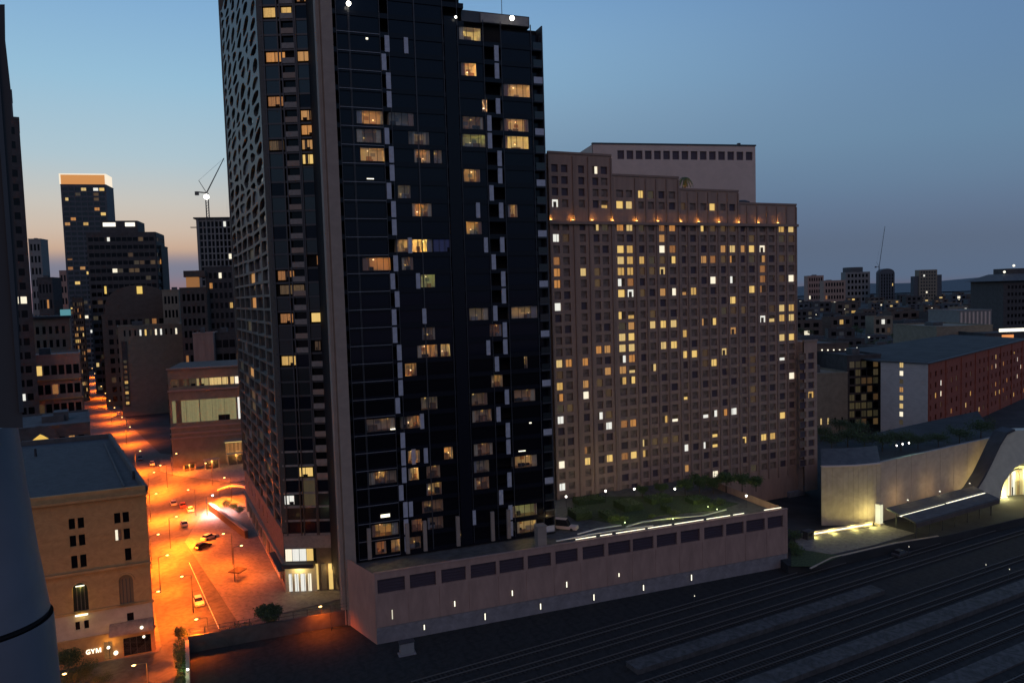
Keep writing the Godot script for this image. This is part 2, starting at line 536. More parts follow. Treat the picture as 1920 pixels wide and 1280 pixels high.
# an ordinary block: pierced front (and one side), parapet, roof plant, windows as parts
func block(called: String, label: String, group: String, f: Fr, w: float, depth: float, base: float, top: float, wall: Material, o: Dictionary) -> Node3D:
	var t := thing(called, label, o.get("category", "building"), f.o, group)
	var nx: int = o.get("nx", 6)
	var ny: int = o.get("ny", 6)
	var v0: float = base + float(o.get("foot", 1.5))
	var v1: float = top - float(o.get("head", 1.5))
	var mx: float = o.get("mx", 0.06)
	var fill: float = o.get("fill", 0.6)
	var vfill: float = o.get("vfill", 0.55)
	var pl: float = o.get("lit", 0.15)
	var kinds: String = o.get("kinds", "YOOWDDP")
	var dark: Material = o.get("dark", M.glass_b)
	var faces := [[f, w]]
	if o.get("right", false):
		faces.append([f.side(w), depth])
	if o.get("left", false):
		faces.append([f.lside(0, depth), depth])
	var body := MB.new()
	shell(body, f, w, depth, base, top, false)
	# the sides that carry windows are set 0.3 m proud of the shell so that nothing is flush
	for q: Array in faces:
		var ff: Fr = q[0]
		var ww: float = q[1]
		var k := maxi(1, int(round(nx * ww / w))) if q[0] != f else nx
		k = mini(k, 14)
		var g := ff.off(0, 0, 0.3) if q[0] != f else ff
		var cols := []
		var rows := []
		var pitch := ww * (1.0 - 2.0 * mx) / k
		for i in k:
			var a := ww * mx + pitch * (i + 0.5 - fill / 2)
			cols.append([a, a + pitch * fill])
		var rp := (v1 - v0) / ny
		for j in ny:
			var a := v0 + rp * (j + 0.5 - vfill / 2)
			rows.append([a, a + rp * vfill])
		var wall_mb := MB.new()
		pierced(wall_mb, g, 0.0, ww, base, top, cols, rows, 0.25)
		part(t, "wall", wall_mb, wall)
		for i in k:
			for j in ny:
				var kind := ""
				if rng.randf() < pl:
					kind = kinds[rng.randi() % kinds.length()]
				window(t, g, cols[i], rows[j], -0.25, kind, dark)
	part(t, "core", body, wall)
	var rim := MB.new()
	var ph: float = o.get("parapet", 0.8)
	rim.box(f, -0.15, w + 0.15, top, top + ph, -0.3, 0.15)
	rim.box(f, -0.15, w + 0.15, top, top + ph, -depth - 0.15, -depth + 0.3)
	rim.box(f, -0.15, 0.3, top, top + ph, -depth + 0.3, -0.3)
	rim.box(f, w - 0.3, w + 0.15, top, top + ph, -depth + 0.3, -0.3)
	part(t, "parapet", rim, o.get("rim", wall))
	for i in int(o.get("plant", 1)):
		var pmb := MB.new()
		var a := w * rng.randf_range(0.12, 0.6)
		var b := depth * rng.randf_range(0.25, 0.55)
		pmb.box(f, a, a + w * rng.randf_range(0.14, 0.3), top + 0.01, top + rng.randf_range(1.6, 3.2), -b - depth * 0.2, -b)
		part(t, "roof_plant", pmb, M.roof_grey)
	return t
# frame from pixel columns at a distance, turned by deg about the left edge
func frame_at(x0: float, x1: float, ym: float, d0: float, deg: float) -> Array:
	var a := pd(x0, ym, d0)
	a.y = 0
	var f := Fr.new(a, a + Vector3(cos(deg_to_rad(deg)), 0, -sin(deg_to_rad(deg))))
	return [f, pv(x1, ym, f).x]
func top_at(f: Fr, x: float, y: float) -> float:
	return pv(x, y, f).y

# ------------------------------------------------------------------ plants
func foliage(mb: MB, c: Vector3, r: Vector3, count: int, size: float) -> void:
	for i in count:
		var d := Vector3(rng.randfn(), rng.randfn(), rng.randfn()).normalized()
		var rad := pow(rng.randf(), 0.4)
		var lump := 0.78 + 0.3 * sin(d.x * 5.0 + c.x) * cos(d.y * 4.0 + c.z) + 0.12 * sin(d.z * 9.0)
		var p := c + d * r * rad * lump
		var a := Vector3(rng.randfn(), rng.randfn(), rng.randfn()).normalized() * size * rng.randf_range(0.6, 1.3)
		var b := a.cross(Vector3(rng.randfn(), rng.randfn(), rng.randfn())).normalized() * size * rng.randf_range(0.3, 0.6)
		mb.quad(p - a, p - b, p + a, p + b)
func tree(called: String, label: String, at: Vector3, h: float, r: float, m: Material, count := 900, group := "") -> Node3D:
	var t := thing(called, label, "tree", at, group)
	var tr := MB.new()
	tr.tube(at, at + UP * h * 0.6, 0.03 * h, 0.016 * h, 7)
	for i in 5:
		var a := TAU * i / 5.0 + rng.randf()
		tr.tube(at + UP * h * (0.35 + 0.05 * i), at + Vector3(cos(a) * r * 0.7, h * rng.randf_range(0.6, 0.85), sin(a) * r * 0.7), 0.012 * h, 0.004 * h, 5)
	part(t, "trunk", tr, M.bark)
	var cr := MB.new()
	foliage(cr, at + UP * h * 0.68, Vector3(r, h * 0.34, r) * 0.8, count, h * 0.04)
	for i in 6:
		var a := TAU * i / 6.0 + rng.randf()
		foliage(cr, at + Vector3(cos(a) * r * 0.6, h * rng.randf_range(0.5, 0.82), sin(a) * r * 0.6), Vector3.ONE * r * 0.5, count / 6, h * 0.04)
	part(t, "crown", cr, m)
	return t
func hedge(called: String, label: String, f: Fr, u0: float, u1: float, w0: float, w1: float, base: float, h: float, m: Material, group := "") -> Node3D:
	var c := f.at((u0 + u1) / 2, base, (w0 + w1) / 2)
	var t := thing(called, label, "hedge", c, group)
	var core := MB.new()
	core.box(f, u0 + 0.2, u1 - 0.2, base, base + h - 0.2, w0 + 0.2, w1 - 0.2)
	part(t, "stems", core, m)
	var mb := MB.new()
	var n := int(clampf((u1 - u0) * h * 70.0, 200, 2200))
	for i in n:
		var u := rng.randf_range(u0, u1)
		var w := rng.randf_range(w0, w1)
		var y := base + rng.randf() * h
		match rng.randi() % 3:
			0: y = base + h * rng.randf_range(0.86, 1.06)
			1: w = w1 + rng.randf_range(-0.2, 0.08)
		var p := f.at(u, y, w)
		var a := Vector3(rng.randfn(), rng.randfn(), rng.randfn()).normalized() * rng.randf_range(0.12, 0.26)
		var b := a.cross(Vector3(rng.randfn(), rng.randfn(), rng.randfn())).normalized() * rng.randf_range(0.07, 0.14)
		mb.quad(p - a, p - b, p + a, p + b)
	part(t, "leaves", mb, m, "stuff")
	return t

# ------------------------------------------------------------------ vehicles, lamps
func car(called: String, label: String, at: Vector3, dir: Vector3, paint: Material, group := "", lights := false, tall := 0.0) -> Node3D:
	var t := thing(called, label, "car" if tall == 0.0 else "van", at, group)
	var f := Fr.new(at, at + dir)
	var l := 2.2 + tall
	var w := 0.88
	var body := MB.new()
	var hood := 0.72 + tall * 0.3
	body.poly(f, PackedVector2Array([Vector2(-l, 0.3), Vector2(-l, 0.78), Vector2(-l + 0.25, 0.9), Vector2(l * 0.45, 0.92), Vector2(l - 0.15, hood), Vector2(l, 0.55), Vector2(l, 0.3)]), -w, w)
	part(t, "body", body, paint)
	var cab := MB.new()
	var ch := 1.45 + tall
	var a0 := [f.at(-l + 0.35, 0.9, w - 0.06), f.at(l * 0.42, 0.9, w - 0.06), f.at(l * 0.42, 0.9, -w + 0.06), f.at(-l + 0.35, 0.9, -w + 0.06)]
	var a1 := [f.at(-l + 0.75 - tall * 0.4, ch, w - 0.22), f.at(l * 0.12 + tall * 0.3, ch, w - 0.22), f.at(l * 0.12 + tall * 0.3, ch, -w + 0.22), f.at(-l + 0.75 - tall * 0.4, ch, -w + 0.22)]
	cab.hexa(a0 + a1)
	part(t, "windows", cab, M.car_glass)
	var roof := MB.new()
	roof.hexa(a1 + [a1[0] + UP * 0.05, a1[1] + UP * 0.05, a1[2] + UP * 0.05, a1[3] + UP * 0.05])
	part(t, "roof", roof, paint)
	for x: float in [-l * 0.6, l * 0.62]:
		for s: float in [-1.0, 1.0]:
			var wh := MB.new()
			wh.tube(f.at(x, 0.32, s * (w - 0.16)), f.at(x, 0.32, s * (w + 0.02)), 0.32, 0.32, 12)
			part(t, "wheel", wh, M.tyre)
	for s: float in [-1.0, 1.0]:
		var hl := MB.new()
		hl.box(f, l - 0.02, l + 0.03, 0.55, 0.7, s * 0.62 - 0.16, s * 0.62 + 0.16)
		part(t, "headlight", hl, M.head if lights else M.cabinet)
		var tl := MB.new()
		tl.box(f, -l - 0.03, -l + 0.02, 0.6, 0.76, s * 0.66 - 0.14, s * 0.66 + 0.14)
		part(t, "tail_light", tl, M.tail if lights else M.louvre)
	return t
func omni(parent: Node3D, at: Vector3, c: Color, e: float, size := 0.2) -> void:
	var l := OmniLight3D.new()
	l.name = "light"
	l.light_color = c
	l.light_energy = e
	l.light_size = size
	l.omni_range = 150.0
	l.omni_attenuation = 2.0
	l.shadow_enabled = true
	parent.add_child(l, true)
	l.position = at - parent.position
const SODIUM := Color(1.0, 0.42, 0.06)
func street_lamp(label: String, at: Vector3, arm: Vector3, h: float, e: float, c: Color, lens: Material, group := "street lamps along the orange street") -> Node3D:
	var t := thing("street_lamp", label, "street lamp", at, group)
	var p := MB.new()
	p.tube(at, at + UP * h, 0.11, 0.06, 8)
	part(t, "pole", p, M.frame)
	var a := MB.new()
	a.tube(at + UP * h, at + UP * (h + 0.25) + arm * 1.5, 0.05, 0.04, 6)
	part(t, "arm", a, M.frame)
	var tip := at + UP * (h + 0.25) + arm * 1.5
	var f := Fr.new(tip, tip + arm)
	var hd := MB.new()
	hd.box(f, -0.1, 0.7, -0.02, 0.12, -0.16, 0.16)
	part(t, "head", hd, M.frame)
	var le := MB.new()
	le.ball(f.at(0.32, -0.08, 0), Vector3(0.34, 0.16, 0.34), 10)
	part(t, "lens", le, lens)
	var l := SpotLight3D.new()
	l.name = "light"
	l.light_color = c
	l.light_energy = e
	l.light_size = 0.3
	l.spot_range = 150.0
	l.spot_attenuation = 2.0
	l.spot_angle = 80.0
	l.spot_angle_attenuation = 1.0
	l.shadow_enabled = true
	t.add_child(l, true)
	l.position = f.at(0.32, -0.5, 0) - t.position
	l.rotation_degrees = Vector3(-90, 0, 0)
	return t

# ================================================================== the scene
func _ready() -> void:
	rng.seed = 20
	cb = Basis(Vector3.RIGHT, -deg_to_rad(3.66)) * Basis(Vector3.BACK, -0.03)
	var cam := Camera3D.new()
	cam.name = "camera"
	add_child(cam)
	cam.transform = Transform3D(cb, Vector3(0, CAM_H, 0))
	cam.fov = rad_to_deg(2.0 * atan(640.0 / F))
	cam.near = 0.1
	cam.far = 20000.0
	cam.current = true
	sky()
	materials()
	setting()
	left_column()
	podium()
	garden()
	glass_tower()
	street_tower()
	hotel()
	arena()
	sandstone_hall()
	street_things()
	left_blocks()
	right_blocks()
	rail_yard()
	far_city()

func sky() -> void:
	var img := Image.create(720, 360, false, Image.FORMAT_RGBF)
	# elevation in degrees -> colour, at the sunset side, and away from it (sRGB, read off the photograph)
	var el := [0.0, 1.2, 2.2, 3.1, 3.6, 5.0, 7.0, 10.0, 15.0, 22.0, 35.0, 90.0]
	var cl := [[150, 112, 118], [140, 120, 130], [124, 126, 144], [128, 128, 144], [200, 166, 142], [206, 186, 168], [200, 196, 188], [174, 197, 208], [150, 190, 215], [122, 166, 209], [98, 142, 188], [52, 80, 124]]
	var cr := [[80, 92, 112], [85, 98, 119], [90, 104, 126], [93, 108, 131], [94, 110, 134], [98, 117, 143], [102, 127, 154], [104, 135, 164], [101, 134, 170], [96, 131, 174], [84, 117, 162], [48, 72, 114]]
	for y in 360:
		var e := 90.0 - (y + 0.5) * 0.5
		var k := 0
		while k < el.size() - 2 and e > el[k + 1]:
			k += 1
		var t: float = clampf((e - el[k]) / (el[k + 1] - el[k]), 0, 1)
		var a := Color8(cl[k][0], cl[k][1], cl[k][2]).srgb_to_linear().lerp(Color8(cl[k + 1][0], cl[k + 1][1], cl[k + 1][2]).srgb_to_linear(), t)
		var b := Color8(cr[k][0], cr[k][1], cr[k][2]).srgb_to_linear().lerp(Color8(cr[k + 1][0], cr[k + 1][1], cr[k + 1][2]).srgb_to_linear(), t)
		for x in 720:
			var az := (x + 0.5) * 0.5
			var c := cos(deg_to_rad(az + 48.0))
			var s := clampf((c - 0.05) / 0.9, 0, 1)
			s = s * s * (3.0 - 2.0 * s)
			# the warm band hugs the sunset; the blue above fades more slowly
			var lo := smoothstep(0.62, 0.93, c)
			img.set_pixel(x, y, b.lerp(a, lerpf(lo * s, s, smoothstep(6.0, 20.0, e))))
	var sm := PanoramaSkyMaterial.new()
	sm.panorama = ImageTexture.create_from_image(img)
	var sk := Sky.new()
	sk.sky_material = sm
	var env := Environment.new()
	env.background_mode = Environment.BG_SKY
	env.sky = sk
	env.tonemap_mode = Environment.TONE_MAPPER_LINEAR
	env.tonemap_exposure = 1.0
	env.sdfgi_enabled = true
	env.ssao_enabled = true
	env.ssil_enabled = true
	var we := WorldEnvironment.new()
	we.name = "world_environment"
	we.environment = env
	add_child(we)
	var city_fill := DirectionalLight3D.new()  # soft fill added for the lit city behind the camera; sun has set
	city_fill.name = "city_fill_light"
	city_fill.light_color = Color(1.0, 0.75, 0.56)
	city_fill.light_energy = 0.08
	city_fill.light_angular_distance = 30.0
	city_fill.shadow_enabled = true
	add_child(city_fill)
	city_fill.look_at_from_position(Vector3(0, 50, 80), Vector3.ZERO)

# ------------------------------------------------------------------ ground, street, yard
func setting() -> void:
	var g := MB.new()
	g.quad(Vector3(-9000, ST - 0.06, 400), Vector3(9000, ST - 0.06, 400), Vector3(9000, ST - 0.06, -9000), Vector3(-9000, ST - 0.06, -9000))
	struct("ground", g, M.ground)
	# the street, its crossing and the forecourt
	var s := MB.new()
	s.slab([gp(60, 1290, ST), gp(690, 1290, ST), gp(690, 1120, ST), gp(560, 1080, ST), gp(520, 905, ST), gp(520, 870, ST), gp(300, 850, ST), gp(246, 800, ST), gp(166, 668, ST), gp(150, 668, ST), gp(150, 760, ST), gp(150, 1150, ST)], ST, ST)
	struct("street", s, M.asphalt)
	var p := MB.new()
	p.slab([gp(448, 1170, ST), gp(646, 1122, ST), gp(640, 1080, ST), gp(530, 1085, ST), gp(470, 950, ST), gp(420, 930, ST), gp(388, 948, ST), gp(346, 1017, ST)], ST, ST + 0.14)
	struct("plaza", p, M.paving)
	var pv2 := MB.new()
	pv2.slab([gp(440, 905, ST), gp(520, 890, ST), gp(520, 868, ST), gp(300, 862, ST), gp(300, 885, ST), gp(330, 892, ST)], ST, ST + 0.14)
	struct("pavement", pv2, M.paving)
	var pv3 := MB.new()
	pv3.slab([gp(90, 1260, ST), gp(297, 1222, ST), gp(302, 1212, ST), gp(240, 880, ST), gp(200, 880, ST), gp(200, 1100, ST), gp(90, 1150, ST)], ST, ST + 0.14)
	struct("pavement", pv3, M.paving)
	# lane lines on the street
	var la := Vector3()
	for q: Array in [[410, 1178, 352, 1050]]:
		var a := gp(q[0], q[1], ST + 0.008)
		var b := gp(q[2], q[3], ST + 0.008)
		var d := (b - a).normalized()
		var sd := d.cross(UP) * 0.07
		var ln := a.distance_to(b)
		var x := 0.0
		var lm := MB.new()
		while x < ln - 2.0:
			var c := a + d * x
			lm.quad(c - sd, c + sd, c + sd + d * 3.2, c - sd + d * 3.2)
			x += 3.4
		struct("lane_line", lm, M.paint)
	# the raised rail yard
	var y := MB.new()
	y.slab([gp(352, 1206, 0), Vector3(-42, 0, -30), Vector3(-42, 0, 200), Vector3(9000, 0, 200), Vector3(9000, 0, -8990), Vector3(140, 0, -1500), Vector3(60, 0, -400), Vector3(-10, 0, -175), gp(652, 1152, 0)], ST - 0.5, YL)
	struct("rail_yard", y, M.ballast)
	# the higher ground behind the yard, from the drive to the horizon
	var cg := MB.new()
	var e0 := gp(2050, 930, 0)
	cg.slab([gp(1478, 1060, 0), gp(1500, 1060, 0), gp(1560, 1048, 0), gp(1680, 1020, 0), gp(1780, 1003, 0), gp(1930, 968, 0), e0, Vector3(8990, 0, e0.z), Vector3(8990, 0, -8980), Vector3(150, 0, -1500), Vector3(66, 0, -400), Vector3(0, 0, -190), gp(1440, 1030, 0)], YL - 0.4, 0.0)
	struct("city_ground", cg, M.ground)
	# hills on the horizon
	var hl := MB.new()
	var n := 60
	var prev := Vector3.ZERO
	for i in n + 1:
		var x := lerpf(1350, 2300, float(i) / n)
		var h := 30.0 + 26.0 * sin(x * 0.004 + 1.2) + 9.0 * sin(x * 0.021) + 26.0 * clampf((x - 1650) / 250.0, 0, 1)
		var b := pd(x, 530, 5200.0)
		b.y = h
		if i > 0:
			hl.quad(Vector3(prev.x * 0.8, 0, prev.z * 0.8), Vector3(b.x * 0.8, 0, b.z * 0.8), b, prev)
			hl.quad(prev, b, Vector3(b.x * 1.4, 0, b.z * 1.4), Vector3(prev.x * 1.4, 0, prev.z * 1.4))
		prev = b
	struct("hills", hl, M.blue_wall)

# ------------------------------------------------------------------ the near column at the left edge
func left_column() -> void:
	var d := 2.2
	var c := pd(-48, 1060, d)
	var t := thing("balcony_column", "smooth blue grey round column with a dark joint beside the window", "column", Vector3(c.x, CAM_H - 1.5, c.z))
	var px := d / F
	var m := MB.new()
	var y0 := pd(0, 1168, d).y
	var yt := pd(0, 800, d).y
	m.lathe(Vector3(c.x, y0, c.z), [[0.0, yt - y0 + 0.001], [px * 84, yt - y0], [px * 92, (yt - y0) * 0.7], [px * 103, (yt - y0) * 0.35], [px * 117, 0.012]], 48)
	part(t, "upper_shaft", m, M.column)
	var r := MB.new()
	r.lathe(Vector3(c.x, y0, c.z), [[px * 113, 0.012], [px * 113, -0.004]], 48)
	part(t, "joint", r, M.black)
	var b := MB.new()
	b.lathe(Vector3(c.x, y0, c.z), [[px * 122, -0.004], [px * 126, -0.3], [px * 126, -1.2], [0.0, -1.2]], 48)
	part(t, "lower_shaft", b, M.column)
	# the dark slab rising above it: the neighbouring building's edge
	var q := frame_at(-260, 45, 640, 1.75, 36.0)
	var f: Fr = q[0]
	var pts := PackedVector2Array()
	for e: Array in [[-260, 8], [8, 8], [9, 75], [19, 165], [22, 325], [30, 500], [36, 640], [42, 802], [-260, 802]]:
		pts.append(pv(e[0], e[1], f))
	var t2 := thing("window_jamb", "dark brown window jamb above the round column", "window frame", f.at(0, pts[0].y, 0))
	var sm := MB.new()
	sm.poly(f, pts, -0.25, 0.0)
	part(t2, "board", sm, M.dark_wall)
	var trim := MB.new()
	var e0 := pv(-12, 8, f)
	trim.box(f, e0.x - 0.01, e0.x, pts[8].y, pts[0].y, 0.0, 0.008)
	part(t2, "trim", trim, M.frame)

# ------------------------------------------------------------------ podium
var pf: Fr
var pw: float
const PT := 10.9
func podium() -> void:
	var a := pd(702, 1092, 126.7)
	var b := pd(1477, 957, 157.3)
	a.y = 0
	b.y = 0
	pf = Fr.new(a, b)
	pw = a.distance_to(b)
	var a1 := gp(652, 1152, 0)
	var t := thing("podium_building", "long pinkish concrete podium with a row of dark openings beside the tracks", "building", a)
	var cols := []
	for q: Array in [[708, 760], [769, 818], [828, 874], [883, 931], [937, 983], [990, 1034], [1042, 1084], [1093, 1134], [1141, 1183], [1187, 1226], [1232, 1270], [1277, 1313], [1321, 1357], [1362, 1395], [1400, 1435], [1440, 1469]]:
		var ya := 1112.0 - (float(q[0]) - 708.0) * 0.1625
		cols.append([pv(q[0], ya, pf).x, pv(q[1], ya, pf).x])
	var w := MB.new()
	pierced(w, pf, 0, pw, 1.2, PT, cols, [[7.2, 9.75]], 0.45)
	part(t, "wall", w, M.podium)
	for c: Array in cols:
		var o := pane(t, "opening", pf, c[0], c[1], 7.2, 9.75, -0.45, M.louvre)
		var sl := MB.new()
		var g := Fr.new(Vector3.ZERO, Vector3.RIGHT)
		var hw: float = (c[1] - c[0]) / 2
		for k in 5:
			sl.box(g, -hw + 0.02, hw - 0.02, -1.1 + k * 0.5, -1.02 + k * 0.5, 0.05, 0.2)
		plain(o, "louvre_blades", sl, M.louvre)
	# panel joints: real grooves are thin dark reveals between slightly proud panels
	for i in cols.size() + 1:
		var u: float = 0.0 if i == 0 else (cols[i - 1][1] + (cols[i][0] if i < cols.size() else pw)) / 2
		var u1: float = pw if i == cols.size() else (cols[i][1] + (cols[i + 1][0] if i + 1 < cols.size() else pw)) / 2
		if u1 - u < 0.5:
			continue
		var pn := MB.new()
		pn.box(pf, u + 0.03, u1 - 0.03, 1.25, 6.9, 0.0, 0.06)
		part(t, "wall_panel", pn, M.podium)
	var cap := MB.new()
	cap.box(pf, -0.1, pw + 0.1, PT, PT + 0.15, -0.5, 0.1)
	part(t, "coping", cap, M.podium)
	var pl := MB.new()
	pl.box(pf, 0.0, pw, YL - 0.2, 1.2, -0.6, -0.12)
	part(t, "plinth", pl, M.plinth)
	# left return wall and the rest of the block
	var f2 := Fr.new(a1, a)
	var l2 := a1.distance_to(a)
	var sw := MB.new()
	sw.face(f2, 0, l2, -5.0, PT)
	part(t, "side_wall", sw, M.podium)
	var sw2 := MB.new()
	sw2.quad(pf.at(pw, YL, 0), pf.at(pw, YL, -30), pf.at(pw, PT, -30), pf.at(pw, PT, 0))
	part(t, "side_wall", sw2, M.podium)
	var rf := MB.new()
	rf.slab([a1 + pf.e * 0.5, a - pf.n * 0.7 + pf.e * 0.4, b - pf.n * 0.7 - pf.e * 0.3, b - pf.n * 52.0, a - pf.n * 62.0, a1 - pf.n * 40.0], 9.1, 9.4)
	part(t, "roof_deck", rf, M.asphalt)
	# wall lamps: narrow white tubes in two rows
	for q: Array in [[735, 1151, 1.7], [852, 1131, 1.0], [960, 1111, 1.0], [1062, 1095, 1.1], [1160, 1077, 0.7], [795, 1175, 0.9], [909, 1155, 1.2], [1013, 1136, 1.1], [1113, 1119, 1.2], [1206, 1101, 1.1], [1296, 1082, 1.2]]:
		var m := MB.new()
		var c := pv(q[0], q[1], pf)
		m.box(pf, c.x - 0.15, c.x + 0.15, c.y - q[2] / 2 - 0.12, c.y + q[2] / 2 + 0.12, 0.06, 0.14)
		var o := part(t, "wall_lamp", m, M.frame)
		var m2 := MB.new()
		m2.box(pf, c.x - 0.09, c.x + 0.09, c.y - q[2] / 2, c.y + q[2] / 2, 0.15, 0.22)
		part(o, "tube", m2, M.strip_dim if q[2] > 1.5 else M.strip)
	# light rail along the right half of the coping
	for q: Array in [[1082, 1120], [1128, 1150], [1158, 1212], [1218, 1262], [1268, 1322], [1328, 1372], [1378, 1398], [1436, 1468]]:
		var ca := pv(q[0], 1032.0 - (q[0] - 1080.0) * 0.1655, pf)
		var cz := pv(q[1], 1032.0 - (q[1] - 1080.0) * 0.1655, pf)
		var m := MB.new()
		m.box(pf, ca.x, cz.x, PT + 0.35, PT + 0.47, -0.55, -0.4)
		var o := part(t, "light_rail", m, M.strip)
		var ps := MB.new()
		ps.box(pf, ca.x + 0.2, ca.x + 0.3, PT + 0.15, PT + 0.35, -0.52, -0.43)
		part(o, "bracket", ps, M.frame)
	# the cabinet by the tracks
	var cp := gp(764, 1228, YL)
	var cf := Fr.new(cp, cp + pf.e)
	var ct := thing("utility_cabinet", "pale grey utility cabinet standing beside the tracks below the podium", "cabinet", cp)
	var cm := MB.new()
	cm.box(cf, -1.2, 1.2, 0.15, 2.1, -1.0, 0.0)
	part(ct, "housing", cm, M.cabinet)
	var cd := MB.new()
	cd.box(cf, -1.1, -0.03, 0.25, 2.0, 0.0, 0.04)
	part(ct, "door", cd, M.cabinet)
	var ce := MB.new()
	ce.box(cf, 0.03, 1.1, 0.25, 2.0, 0.0, 0.04)
	part(ct, "door", ce, M.cabinet)
	var cb2 := MB.new()
	cb2.box(cf, -1.35, 1.35, 2.1, 2.25, -1.1, 0.12)
	part(ct, "lid", cb2, M.frame)
	var cbase := MB.new()
	cbase.box(cf, -1.5, 1.5, 0.0, 0.15, -1.3, 0.3)
	part(ct, "base", cbase, M.plinth)

func path_strip(mb: MB, pts: Array, width: float, y0: float, y1: float) -> void:
	for i in pts.size() - 1:
		var a: Vector3 = pts[i]
		var b: Vector3 = pts[i + 1]
		var s := (b - a).normalized().cross(UP) * width / 2
		mb.hexa([Vector3(a.x, y0, a.z) - s, Vector3(b.x, y0, b.z) - s, Vector3(b.x, y0, b.z) + s, Vector3(a.x, y0, a.z) + s, Vector3(a.x, y1, a.z) - s, Vector3(b.x, y1, b.z) - s, Vector3(b.x, y1, b.z) + s, Vector3(a.x, y1, a.z) + s])

func garden() -> void:
	# kerbs of the roof drive
	for q: Array in [[[1043, 1014], [1075, 1008], [1110, 1001], [1160, 993], [1225, 985]], [[1083, 1001], [1120, 991], [1165, 984]], [[1175, 987], [1205, 978], [1260, 971], [1320, 966], [1362, 955]]]:
		var pts := []
		for c: Array in q:
			pts.append(gp(c[0], c[1], 9.5))
		var m := MB.new()
		path_strip(m, pts, 0.3, 9.4, 9.56)
		var o := part(self, numbered("drive_kerb"), m, M.paint)
		o.set_meta("kind", "structure")
	# planting beds
	var gb := MB.new()
	gb.slab([gp(1075, 968, 9.4), gp(1170, 985, 9.4), gp(1240, 966, 9.4), gp(1350, 956, 9.4), gp(1385, 944, 9.4), gp(1290, 930, 9.4), gp(1075, 932, 9.4)], 9.4, 9.52)
	struct("lawn", gb, M.grass)
	# low lamps along the parapet that wash the drive
	for x in [1100, 1140, 1185, 1230, 1275, 1320, 1365, 1400, 1440]:
		var yy: float = 1025.0 - (x - 1080.0) * 0.1613
		var c := pv(x, yy, pf)
		var at := pf.at(c.x, 9.4, -1.2)
		var t := thing("drive_light", "low warm bar light along the podium roof parapet", "light", at, "low lights along the podium drive")
		var f := Fr.new(at, at + pf.e)
		var m := MB.new()
		m.box(f, -1.1, 1.1, 0.0, 0.3, -0.12, 0.12)
		part(t, "housing", m, M.frame)
		var m2 := MB.new()
		m2.box(f, -1.0, 1.0, 0.31, 0.36, -0.1, 0.1)
		part(t, "lens", m2, M.strip)
		omni(t, at + UP * 0.75 - pf.n * 0.3, Color(1, 0.86, 0.55), 3.2, 0.3)
	# hedges, in two rows
	var hf := pf.off(0, 0, 0)
	var hg := "clipped hedges in the podium garden"
	for q: Array in [[1080, 1120, 978, 1.7, 5], [1140, 1168, 980, 1.5, 5], [1172, 1218, 962, 1.6, 6], [1085, 1150, 950, 1.2, 4], [1222, 1275, 948, 1.4, 4], [1250, 1262, 962, 1.3, 3], [1300, 1345, 948, 1.2, 4]]:
		var p0 := gp(q[0], q[2], 9.4)
		var p1 := gp(q[1], q[2], 9.4)
		var ua := (p0 - pf.o).dot(pf.e)
		var ub := (p1 - pf.o).dot(pf.e)
		var wz := (p0 - pf.o).dot(pf.n)
		hedge("hedge", "clipped green hedge in the lamplit podium garden", hf, ua, ub, wz - q[4], wz, 9.5, q[3], M.leaf, hg)
	for q: Array in [[1265, 968, 1.0], [1170, 977, 0.8], [1222, 972, 0.7], [1332, 952, 0.9], [1352, 948, 1.3]]:
		var p := gp(q[0], q[1], 9.5)
		var t := thing("shrub", "small yellow green shrub lit from below in the podium garden", "shrub", p, "lit shrubs in the podium garden")
		var m := MB.new()
		foliage(m, p + UP * q[2] * 0.8, Vector3(1.3, 0.75, 1.3) * q[2], 420, 0.16)
		part(t, "leaves", m, M.leaf_b)
		var s := MB.new()
		s.tube(p, p + UP * q[2], 0.07, 0.04, 6)
		part(t, "stem", s, M.bark)
	for q: Array in [[1062, 953, 1], [1136, 942, 1], [1190, 938, 1], [1266, 938, 1], [1262, 978, 0], [1172, 985, 0], [1345, 960, 0], [1400, 952, 1], [1328, 955, 0]]:
		var p := gp(q[0], q[1], 9.4)
		var h: float = 2.6 if q[2] == 1 else 0.5
		var t := thing("garden_lamp", "small white globe lamp on a post in the podium garden" if q[2] == 1 else "tiny ground spotlight among the podium garden shrubs", "lamp", p, "garden post lamps" if q[2] == 1 else "garden ground lights")
		var m := MB.new()
		m.tube(p, p + UP * h, 0.05, 0.04, 6)
		part(t, "post", m, M.frame)
		var m2 := MB.new()
		m2.ball(p + UP * (h + 0.16), Vector3.ONE * (0.24 if q[2] == 1 else 0.14), 9.4)
		part(t, "globe", m2, M.lamp_white if q[2] == 1 else M.lamp_green)
		omni(t, p + UP * (h + 0.16), Color(1, 0.93, 0.7) if q[2] == 1 else Color(0.95, 1, 0.45), 3.5 if q[2] == 1 else 5.0, 0.1)
	for q: Array in [[1285, 934, 4.6], [1312, 931, 5.2], [1338, 929, 4.4], [1362, 927, 5.6], [1392, 926, 4.8], [1418, 925, 4.2], [1240, 936, 3.6], [1205, 938, 3.2]]:
		tree("garden_tree", "small leafy tree along the foot of the hotel in the podium garden", gp(q[0], q[1] - 4.0, 9.4), q[2], q[2] * 0.5, M.leaf, 1100, "garden trees along the hotel foot")
	var mini_p := gp(1058, 992, 9.4)
	car("delivery_van", "white van parked on the podium drive beside the dark tower", mini_p, (pf.e + pf.n * 0.9).normalized(), M.white_wall, "", false, 0.75)
	# the pale pier at the tower's corner and a glass balustrade on the parapet
	var pp := pv(1020, 1008, pf)
	var tp := thing("gate_pier", "pale concrete pier beside the tower at the start of the drive", "pier", pf.at(pp.x, 9.4, -1.5))
	var pm := MB.new()
